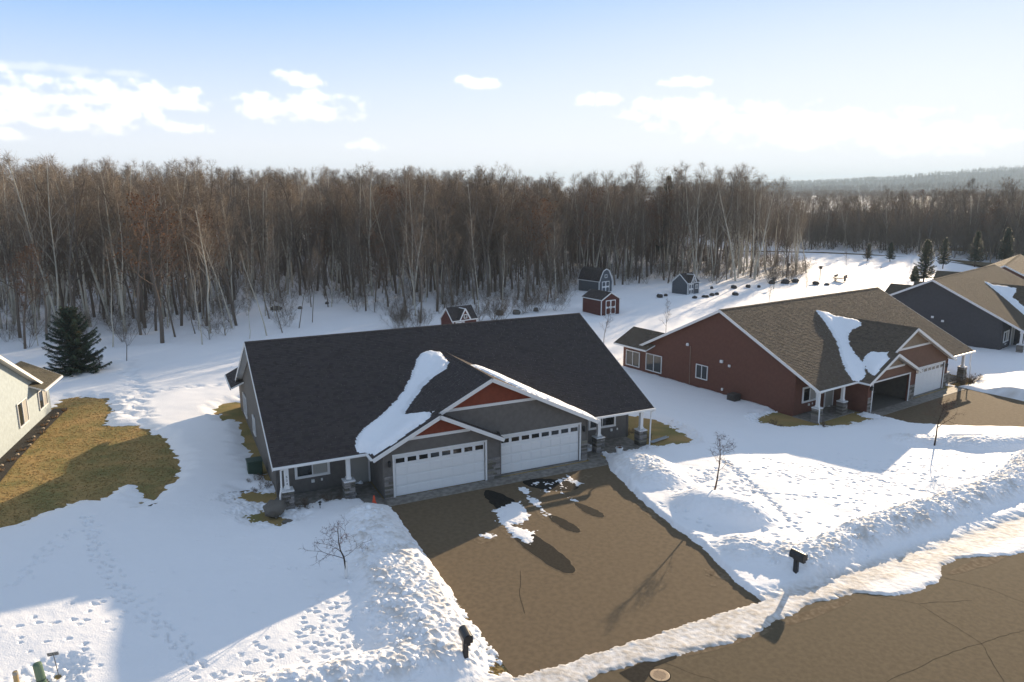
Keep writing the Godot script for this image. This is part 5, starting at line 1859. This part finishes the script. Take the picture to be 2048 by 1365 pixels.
func build_things() -> void:
	shed("small red-brown shed with a steep white-trimmed dormer behind the ridge of the grey duplex", P(17.9, snow_top(17.9, 36.6) - 0.03, 36.6), deg_to_rad(-78), 2.3, 2.9, 1.75, 2.95, M.shed_red, "dormer")
	shed("red-brown shed with white double doors on the back lawn", P(38.4, snow_top(38.4, 41.6) - 0.05, 41.6), deg_to_rad(8), 2.85, 3.5, 1.95, 2.75, M.shed_red, "gable")
	shed("dark grey barn-roofed shed behind the red-brown shed", P(48.1, 0.12, 58.5), deg_to_rad(14), 2.7, 4.2, 1.75, 3.5, M.shed_grey, "barn")
	shed("blue-grey shed with a small dormer at the edge of the woods", P(58.4, 0.12, 50.6), deg_to_rad(-74), 2.7, 2.7, 1.75, 2.95, M.shed_grey, "dormer")
	# rocks
	boulder("big rounded grey boulder at the front corner of the grey duplex", P(-5.75, 0.0, 0.35), Vector3(1.75, 1.35, 1.35), 1.7)
	boulder("flat dark stone lying in front of the big grey boulder", P(-5.35, 0.0, -0.65), Vector3(0.75, 0.3, 0.5), 2.9)
	var spots := [[52.5, 48.7, 1.5, 1.0], [53.9, 49.2, 0.9, 0.7], [56.2, 45.8, 1.1, 0.7], [58.2, 46.0, 1.6, 0.7], [59.9, 46.6, 1.2, 0.8], [61.3, 47.2, 1.0, 0.7], [63.2, 45.6, 1.5, 0.9], [68.0, 51.2, 1.7, 1.0], [70.6, 51.0, 1.4, 0.9], [72.2, 50.4, 1.0, 0.8], [64.8, 52.4, 0.9, 0.8], [82.5, 49.0, 2.0, 1.0], [84.3, 48.4, 1.6, 0.6], [77.0, 52.6, 1.9, 1.2], [79.2, 52.0, 2.2, 1.3], [81.5, 52.2, 1.8, 1.2]]
	for k in spots.size():
		var p: Array = spots[k]
		boulder("dark boulder poking out of the snow on the back lawn near the woods", P(p[0], snow_top(p[0], p[1]) - 0.1, p[1]), Vector3(p[2], p[3], p[2] * 0.8), 3.1 + k * 1.37, "dark boulders on the back lawn", k % 3 == 0)
	for p in [[26.6, 45.4, 1.5, 1.2], [28.6, 45.0, 1.5, 1.1], [31.8, 46.0, 1.3, 0.9], [6.0, 61.0, 1.0, 0.7], [9.9, 63.5, 0.8, 0.7], [3.2, 61.5, 2.4, 1.0]]:
		boulder("mossy boulder in the snow at the foot of the woods", P(p[0], snow_top(p[0], p[1]) - 0.1, p[1]), Vector3(p[2], p[3], p[2] * 0.8), p[0] * 0.77, "mossy boulders at the foot of the woods")
	mailbox("black mailbox on a post in the snow bank right of the driveway", P(11.85, snow_top(11.85, -14.5) - 0.05 - 0.35, -14.5), 0.12)
	mailbox("black mailbox on a post beside the dry grass left of the driveway", P(-1.9, snow_top(-1.9, -13.95) - 0.35, -13.95), -0.1)
	# traffic cone
	var n := thing("traffic_cone", "small orange traffic cone beside the garage walk", "cone", P(-1.2, 0.006, -0.38))
	var mb := MB.new()
	mb.box(Vector3(0, 0.015, 0), Vector3(0.27, 0.03, 0.27), Basis(), 0.01)
	part(n, "base", mb, mat("cone_orange", lin(0.75, 0.09, 0.03), 0.5))
	mb = MB.new()
	mb.lathe(Vector3(0, 0.03, 0), [[0.11, 0.0], [0.10, 0.02], [0.03, 0.42], [0.0, 0.43]], 16)
	part(n, "cone", mb, M.cone_orange)
	# green transformer box by the left wall
	n = thing("utility_box", "dark green utility box at the left wall of the grey duplex", "utility box", P(-5.95, -0.03, 6.3))
	mb = MB.new()
	mb.box(Vector3(0, 0.4, 0), Vector3(0.75, 0.8, 0.7), Basis(), 0.03)
	part(n, "cabinet", mb, mat("box_green", lin(0.02, 0.05, 0.032), 0.5))
	mb = MB.new()
	mb.box(Vector3(0, 0.83, 0.02), Vector3(0.82, 0.07, 0.78), Basis(), 0.02)
	part(n, "lid", mb, M.box_green)
	# planter by the right walk
	n = thing("flower_pot", "white flower pot with dead plants beside the right garage walk", "flower pot", P(12.95, snow_top(12.95, -0.5) - 0.04, -0.5))
	mb = MB.new()
	mb.lathe(Vector3.ZERO, [[0.0, 0.0], [0.15, 0.0], [0.19, 0.36], [0.215, 0.36], [0.215, 0.42], [0.18, 0.42], [0.17, 0.37], [0.0, 0.36]], 18)
	part(n, "pot", mb, M.trim)
	mb = MB.new()
	mb.col = Color(0.14, 0.06, 0.03)
	for k in 46:
		var a := rng.randf() * TAU
		var q := Vector3(cos(a), 0, sin(a)) * rng.randf() * 0.14 + Vector3(0, 0.36, 0)
		mb.twig(q, q + Vector3(rng.randfn(0, 0.1), rng.randf_range(0.1, 0.3), rng.randfn(0, 0.1)), 0.008)
	part(n, "dead_stems", mb, M.bark)
	# shrubs in the beds
	var dead := tree_kind({"tall": 0.62, "girth": 0.008, "limbs": 8, "branches": 3, "twigs": 3, "start": 0.1, "angle": [15, 35], "spread": 0.3, "thin": 0.004, "bark": Color(0.13, 0.095, 0.065), "twig": Color(0.15, 0.11, 0.08), "lean": 0.3, "stems": 9, "twig_len": 0.16})
	for p in [[-4.35, 0.55, 1.05, "dead brown clump of stems in the snow before the left porch"], [-3.1, 0.75, 0.95, "dead brown clump of stems before the porch window"], [-6.05, 4.9, 0.9, "dead twiggy clump beside the green utility box"], [-5.9, 3.9, 1.0, "dead twiggy clump near the left front corner"], [16.3, 1.6, 1.2, "leafless shrub beside the right porch pillar"], [15.9, 3.0, 1.2, "leafless shrub at the right end of the porch"], [26.9, 1.6, 1.0, "dead clump of stems before the red-brown house"], [29.4, -0.3, 0.95, "dead clump at the downspout of the red-brown house"]]:
		shrub(p[3], dead, P(p[0], snow_top(p[0], p[1]) - 0.02, p[1]), p[2], "")
	for k in 3:
		var c := house_xy(HOUSES[1], 13.6 + k * 0.9, 0.2 - k * 0.15)
		shrub("rusty dead shrub by the right pillar of the red-brown house", dead, P(c.x, T(c.x, c.y), c.y), 1.5, "rusty shrubs by the red-brown house")
	# air conditioner by the red-brown house
	var ac := house_xy(HOUSES[1], -5.95, 7.2)
	n = thing("air_conditioner", "dark air conditioner unit at the side of the red-brown house", "air conditioner", P(ac.x, T(ac.x, ac.y) - 0.02, ac.y), deg_to_rad(8.8))
	mb = MB.new()
	mb.box(Vector3(0, 0.36, 0), Vector3(0.72, 0.68, 0.72), Basis(), 0.05)
	part(n, "casing", mb, mat("ac_dark", lin(0.06, 0.05, 0.045), 0.6))
	mb = MB.new()
	for k in 9:
		mb.box(Vector3(0, 0.08 + k * 0.07, 0), Vector3(0.745, 0.02, 0.745), Basis(), 0.004)
	part(n, "grille", mb, M.black_metal)
	# street furniture at the lower left: pedestal, marker post, number sign
	n = thing("utility_pedestal", "round green utility pedestal beside the number sign", "pedestal", P(-14.04, -0.03, -9.1))
	n.rotation.z = 0.08
	mb = MB.new()
	mb.lathe(Vector3(0, -0.1, 0), [[0.13, 0.0], [0.13, 0.92], [0.115, 0.97], [0.06, 1.0], [0.0, 1.005]], 18)
	part(n, "tube", mb, mat("pedestal_green", lin(0.085, 0.14, 0.085), 0.5))
	mb = MB.new()
	mb.lathe(Vector3(0, 0.30, 0), [[0.138, 0.0], [0.138, 0.04], [0.131, 0.045]], 18)
	part(n, "band", mb, M.box_green)
	n = thing("marker_post", "short tan utility marker post left of the green pedestal", "post", P(-14.72, 0.0, -8.95))
	mb = MB.new()
	mb.lathe(Vector3(0, -0.1, 0), [[0.075, 0.0], [0.075, 0.70], [0.06, 0.75], [0.0, 0.76]], 14)
	part(n, "tube", mb, mat("marker_tan", lin(0.36, 0.26, 0.12), 0.6))
	mb = MB.new()
	mb.lathe(Vector3(0, 0.56, 0), [[0.079, 0.0], [0.079, 0.07], [0.06, 0.1]], 14)
	part(n, "cap", mb, mat("marker_cap", lin(0.26, 0.25, 0.22), 0.6))
	n = thing("number_sign", "small grey house number sign on a thin stake in the snow", "sign", P(-13.65, -0.02, -8.75), deg_to_rad(-28))
	n.rotation.z = 0.10
	mb = MB.new()
	mb.box(Vector3(0, 0.36, 0), Vector3(0.022, 0.86, 0.016), Basis(), 0.003)
	part(n, "stake", mb, mat("stake_grey", lin(0.07, 0.07, 0.07), 0.6))
	mb = MB.new()
	mb.box(Vector3(0, 0.84, 0.012), Vector3(0.40, 0.115, 0.012), Basis(Vector3(0, 0, 1), 0.12), 0.003)
	part(n, "plate", mb, mat("plate_grey", lin(0.30, 0.30, 0.30), 0.5))
	var tx := TextMesh.new()
	tx.text = "52430"
	tx.font_size = 16
	tx.pixel_size = 0.0075
	tx.depth = 0.004
	var to := part(n, "numbers", tx, M.black_metal)
	to.position = Vector3(0, 0.84, 0.02)
	to.rotation.z = 0.12
	# manhole cover
	n = thing("manhole_cover", "round rusty manhole cover in the street", "manhole cover", P(3.5, 0.0, -16.95))
	mb = MB.new()
	mb.lathe(Vector3(0, -0.02, 0), [[0.31, 0.0], [0.31, 0.018], [0.30, 0.022], [0.0, 0.022]], 30)
	part(n, "disc", mb, M.iron)
	mb = MB.new()
	for k in 7:
		for j in 7:
			var q := Vector2((k - 3) * 0.062, (j - 3) * 0.062)
			if q.length() < 0.21:
				mb.box(Vector3(q.x, 0.004, q.y), Vector3(0.035, 0.008, 0.035), Basis(Vector3.UP, 0.6), 0.003)
	mb.box(Vector3(0.1, 0.004, -0.22), Vector3(0.2, 0.006, 0.02), Basis(Vector3.UP, 0.6))
	mb.box(Vector3(-0.1, 0.004, 0.22), Vector3(0.2, 0.006, 0.02), Basis(Vector3.UP, 0.6))
	part(n, "raised_pattern", mb, mat("iron_dark", lin(0.16, 0.10, 0.06), 0.6))
	mb = MB.new()
	mb.lathe(Vector3(0, -0.02, 0), [[0.345, 0.0], [0.345, 0.014], [0.318, 0.014], [0.318, 0.0]], 30)
	part(n, "rim", mb, M.tar)
	# splash trough by the right porch, path light, stakes
	n = thing("splash_trough", "pale downspout trough lying on the bare ground right of the porch", "trough", P(16.9, 0.03, 1.0), 0.25)
	mb = MB.new()
	mb.box(Vector3(0, 0.04, 0), Vector3(1.5, 0.03, 0.16), Basis(), 0.006)
	for s in [-1, 1]:
		mb.box(Vector3(0, 0.08, s * 0.08), Vector3(1.5, 0.09, 0.015))
	part(n, "channel", mb, mat("trough_grey", lin(0.38, 0.40, 0.42), 0.4))
	n = thing("path_light", "small black path light in the snow before the porch", "lamp", P(-3.75, snow_top(-3.75, -0.15) - 0.03, -0.15))
	mb = MB.new()
	mb.lathe(Vector3(0, 0, 0), [[0.015, 0.0], [0.015, 0.2], [0.05, 0.2], [0.05, 0.24], [0.03, 0.25], [0.03, 0.31], [0.09, 0.32], [0.02, 0.38], [0.0, 0.385]], 12)
	part(n, "stem", mb, M.black_metal)
	for p in [[-14.8, 36.0, "leaning thin stake in the snow beside the broad spruce", 0.1], [-12.96, 38.6, "upright thin stake in the snow below the woods", -0.1]]:
		n = thing("stake", p[2], "stake", P(p[0], 0.1, p[1]))
		n.rotation.z = p[3]
		mb = MB.new()
		mb.tube(PackedVector3Array([Vector3.ZERO, Vector3(0, 1.5, 0)]), PackedFloat32Array([0.035, 0.03]), 7, true)
		part(n, "rod", mb, M.bark)
		n.get_child(0).material_override = mat("stake_brown", lin(0.06, 0.045, 0.035), 0.9)
	# birdhouses and the trailer far behind
	for p in [[87.6, 52.8, 1.9, "birdhouse on a pole beside the dark rock pile"], [86.6, 58.6, 1.9, "birdhouse on a pole at the edge of the birches"], [73.0, 48.2, 1.3, "low bird feeder on a pole behind the brown roof"]]:
		n = thing("birdhouse", p[3], "birdhouse", P(p[0], 0.12, p[1]))
		mb = MB.new()
		mb.tube(PackedVector3Array([Vector3.ZERO, Vector3(0, p[2], 0)]), PackedFloat32Array([0.05, 0.05]), 8, true)
		part(n, "pole", mb, M.stake_brown)
		mb = MB.new()
		mb.box(Vector3(0, p[2] + 0.16, 0), Vector3(0.34, 0.34, 0.34), Basis(), 0.02)
		mb.box(Vector3(0.12, p[2] + 0.38, 0), Vector3(0.36, 0.04, 0.5), Basis(Vector3(0, 0, 1), -0.5))
		mb.box(Vector3(-0.12, p[2] + 0.38, 0), Vector3(0.36, 0.04, 0.5), Basis(Vector3(0, 0, 1), 0.5))
		part(n, "house", mb, M.stake_brown)
	n = thing("utility_trailer", "low flatbed trailer parked on the snow by the woods", "trailer", P(89.6, 0.14, 50.6), 0.45)
	mb = MB.new()
	mb.box(Vector3(0, 0.62, 0), Vector3(3.0, 0.14, 1.5), Basis(), 0.02)
	mb.box(Vector3(0.5, 0.85, 0.72), Vector3(2.0, 0.3, 0.05))
	mb.box(Vector3(0.5, 0.85, -0.72), Vector3(2.0, 0.3, 0.05))
	part(n, "bed", mb, mat("trailer_grey", lin(0.12, 0.10, 0.095), 0.6))
	mb = MB.new()
	mb.beam(Vector3(-1.5, 0.6, 0), Vector3(-2.7, 0.5, 0), 0.1, 0.1)
	part(n, "tongue", mb, M.trailer_grey)
	mb = MB.new()
	mb.box(Vector3(1.2, 0.55, 0.78), Vector3(0.7, 0.2, 0.03), Basis(), 0.01)
	part(n, "mudguard", mb, mat("trailer_red", lin(0.35, 0.06, 0.05), 0.5))
	for s in [-0.72, 0.72]:
		mb = MB.new()
		mb.tube(PackedVector3Array([Vector3(0.3, 0.32, s - 0.1), Vector3(0.3, 0.32, s + 0.1)]), PackedFloat32Array([0.33, 0.33]), 18, true)
		part(n, "wheel", mb, M.black_metal)
	# bed of mulch and dead hostas by the cream house
	var bed := poly([-17.2, 25.2, -16.3, 25.0, -17.1, 20, -17.9, 14.5, -18.2, 11.0, -19.4, 11.0, -18.9, 15.0, -18.1, 20])
	var b := sheet(self, "planting_bed", bed, 0.0, M.mulch)
	b.set_meta("kind", "structure")
	for k in 16:
		var v := 12.0 + k * 0.82
		var u := -18.55 + (v - 15.4) * 0.155 + rng.randf_range(0.25, 0.75)
		mb = MB.new()
		if k % 2:
			mb.col = Color(0.17, 0.10, 0.05)
		n = thing("dead_plant" if k % 2 else "bed_stone", "curled dead brown plant in the mulch bed of the cream house" if k % 2 else "pale round stone in the mulch bed of the cream house", "plant" if k % 2 else "stone", P(u, 0.0, v), k, "dead plants in the mulch bed" if k % 2 else "stones in the mulch bed")
		if k % 2:
			for j in 26:
				var a := rng.randf() * TAU
				var q := Vector3(cos(a), 0, sin(a)) * 0.1
				mb.twig(q, q * rng.randf_range(1.5, 4.0) + Vector3(0, rng.randf_range(0.03, 0.25), 0), 0.02)
			part(n, "leaves", mb, M.bark)
		else:
			mb.rock(Vector3(0, 0.06, 0), Vector3(0.32, 0.2, 0.26), lump, k * 1.3, 7, 10)
			part(n, "rock_body", mb, mat("bed_pale", lin(0.42, 0.33, 0.23), 0.9))
	# clods of ploughed snow on the banks
	var clods := [[], [], []]
	for bk in banks:
		if bk[4] < 0.85:
			continue
		var len_: float = (bk[1] - bk[0]).length()
		for k in int(len_ * 11.0):
			var q: Vector2 = bk[0].lerp(bk[1], rng.randf()) + (bk[1] - bk[0]).normalized().orthogonal() * rng.randfn(0, bk[2] * 0.5)
			if q.x > 35.5 or q.x < -23.5 or q.y > 3.0 or q.y < -15.6:
				continue
			var hh := snow(q.x, q.y, near_field)
			if hh < 0.12:
				continue
			var s := pow(rng.randf(), 2.2) * 0.42 + 0.09
			clods[k % 3].append(Transform3D(Basis.from_euler(Vector3(rng.randf(), rng.randf() * TAU, rng.randf())).scaled_local(Vector3(s, s * 0.8, s)), P(q.x, T(q.x, q.y) + hh - s * 0.08, q.y)))
	var cl := Node3D.new()
	cl.name = "snow_clods"
	cl.set_meta("kind", "stuff")
	tag(cl, "broken clods of ploughed snow lying on the banks", "snow")
	add_child(cl)
	for k in 3:
		var cm := MB.new()
		cm.rock(Vector3.ZERO, Vector3.ONE, lump, 4.4 + k * 2.7, 8, 12)
		multi(cl, "clods", cm.mesh(), clods[k], M.roof_snow)
	# dry grass on the bare lawn
	var tuft := MB.new()
	for k in 9:
		var a := rng.randf() * TAU
		var q := Vector3(cos(a), 0, sin(a)) * rng.randf() * 0.06
		var t := rng.randf_range(0.75, 1.25)
		tuft.col = Color(0.62 * t, 0.41 * t, 0.19 * t) if k % 4 else Color(0.26 * t, 0.25 * t, 0.11 * t)
		tuft.twig(q, q * rng.randf_range(1.0, 2.2) + Vector3(rng.randfn(0, 0.05), rng.randf_range(0.012, 0.03), rng.randfn(0, 0.05)), 0.006)
	var at := []
	for j in soft.size():
		var r := Rect2(soft[j][0], Vector2.ZERO)
		for p in soft[j]:
			r = r.expand(p)
		if j in [1, 2, 3, 4, 5]:
			continue
		var count := int(r.get_area() * (45 if j == 0 else 90))
		for k in count:
			var p := Vector2(rng.randf_range(r.position.x, r.end.x), rng.randf_range(r.position.y, r.end.y))
			if p.x < -23 or sd_poly(p, soft[j]) > 0.15 or sd_poly(p, bed) < 0.0:
				continue
			var s := rng.randf_range(0.7, 1.3) * 1.0
			at.append(Transform3D(Basis(Vector3.UP, rng.randf() * TAU).scaled_local(Vector3(s, s, s)), P(p.x, T(p.x, p.y) - 0.03, p.y)))
	var grass := Node3D.new()
	grass.name = "dry_grass"
	grass.set_meta("kind", "stuff")
	tag(grass, "straw-coloured dry grass on the bare lawn", "grass")
	add_child(grass)
	multi(grass, "blades", tuft.mesh(), at, M.grass_blades)
	print("tufts ", at.size())

# ------------------------------------------------------------------
func _ready() -> void:
	rng.seed = 20240
	noise.noise_type = FastNoiseLite.TYPE_SIMPLEX_SMOOTH
	noise.frequency = 0.1
	noise.fractal_octaves = 3
	fine.noise_type = FastNoiseLite.TYPE_SIMPLEX_SMOOTH
	fine.frequency = 0.1
	fine.fractal_octaves = 2
	fine.seed = 4
	lump.noise_type = FastNoiseLite.TYPE_CELLULAR
	lump.frequency = 0.1
	lump.fractal_octaves = 2
	lump.seed = 9
	# camera
	var cam := Camera3D.new()
	cam.name = "camera"
	cam.position = CAM
	cam.rotation_order = EULER_ORDER_YXZ
	cam.rotation_degrees = Vector3(-11.75, -25.604, -0.161)
	cam.fov = 49.68
	cam.near = 0.1
	cam.far = 8000.0
	cam.current = true
	add_child(cam)
	# sky, exposure, haze
	var env := Environment.new()
	env.background_mode = Environment.BG_SKY
	env.sky = make_sky()
	env.background_energy_multiplier = 0.60
	env.tonemap_mode = Environment.TONE_MAPPER_LINEAR
	env.tonemap_exposure = 1.85
	env.volumetric_fog_enabled = true
	env.volumetric_fog_density = 0.00023
	env.volumetric_fog_albedo = Color(0.82, 0.92, 1.0)
	env.volumetric_fog_anisotropy = 0.1
	env.sdfgi_enabled = true
	env.ssao_enabled = true
	env.ssil_enabled = true
	var we := WorldEnvironment.new()
	we.name = "environment"
	we.environment = env
	add_child(we)
	# sun
	var sun := DirectionalLight3D.new()
	sun.name = "sun"
	sun.light_energy = 1.6
	sun.light_color = Color(1.0, 0.90, 0.76)
	sun.light_angular_distance = 0.5
	sun.shadow_enabled = true
	var e := deg_to_rad(SUN_HIGH)
	var dir := Vector3(SUN_FLAT.x * cos(e), -sin(e), -SUN_FLAT.y * cos(e))
	add_child(sun)
	sun.look_at_from_position(Vector3.ZERO, dir, Vector3.UP)
	print("sky ", Time.get_ticks_msec())
	materials()
	lay_land()
	build_ground()
	print("ground ", Time.get_ticks_msec())
	build_hill()
	build_houses()
	print("houses ", Time.get_ticks_msec())
	build_woods()
	build_spruces()
	build_yard_trees()
	print("woods ", Time.get_ticks_msec())
	build_things()
	print("things ", Time.get_ticks_msec())
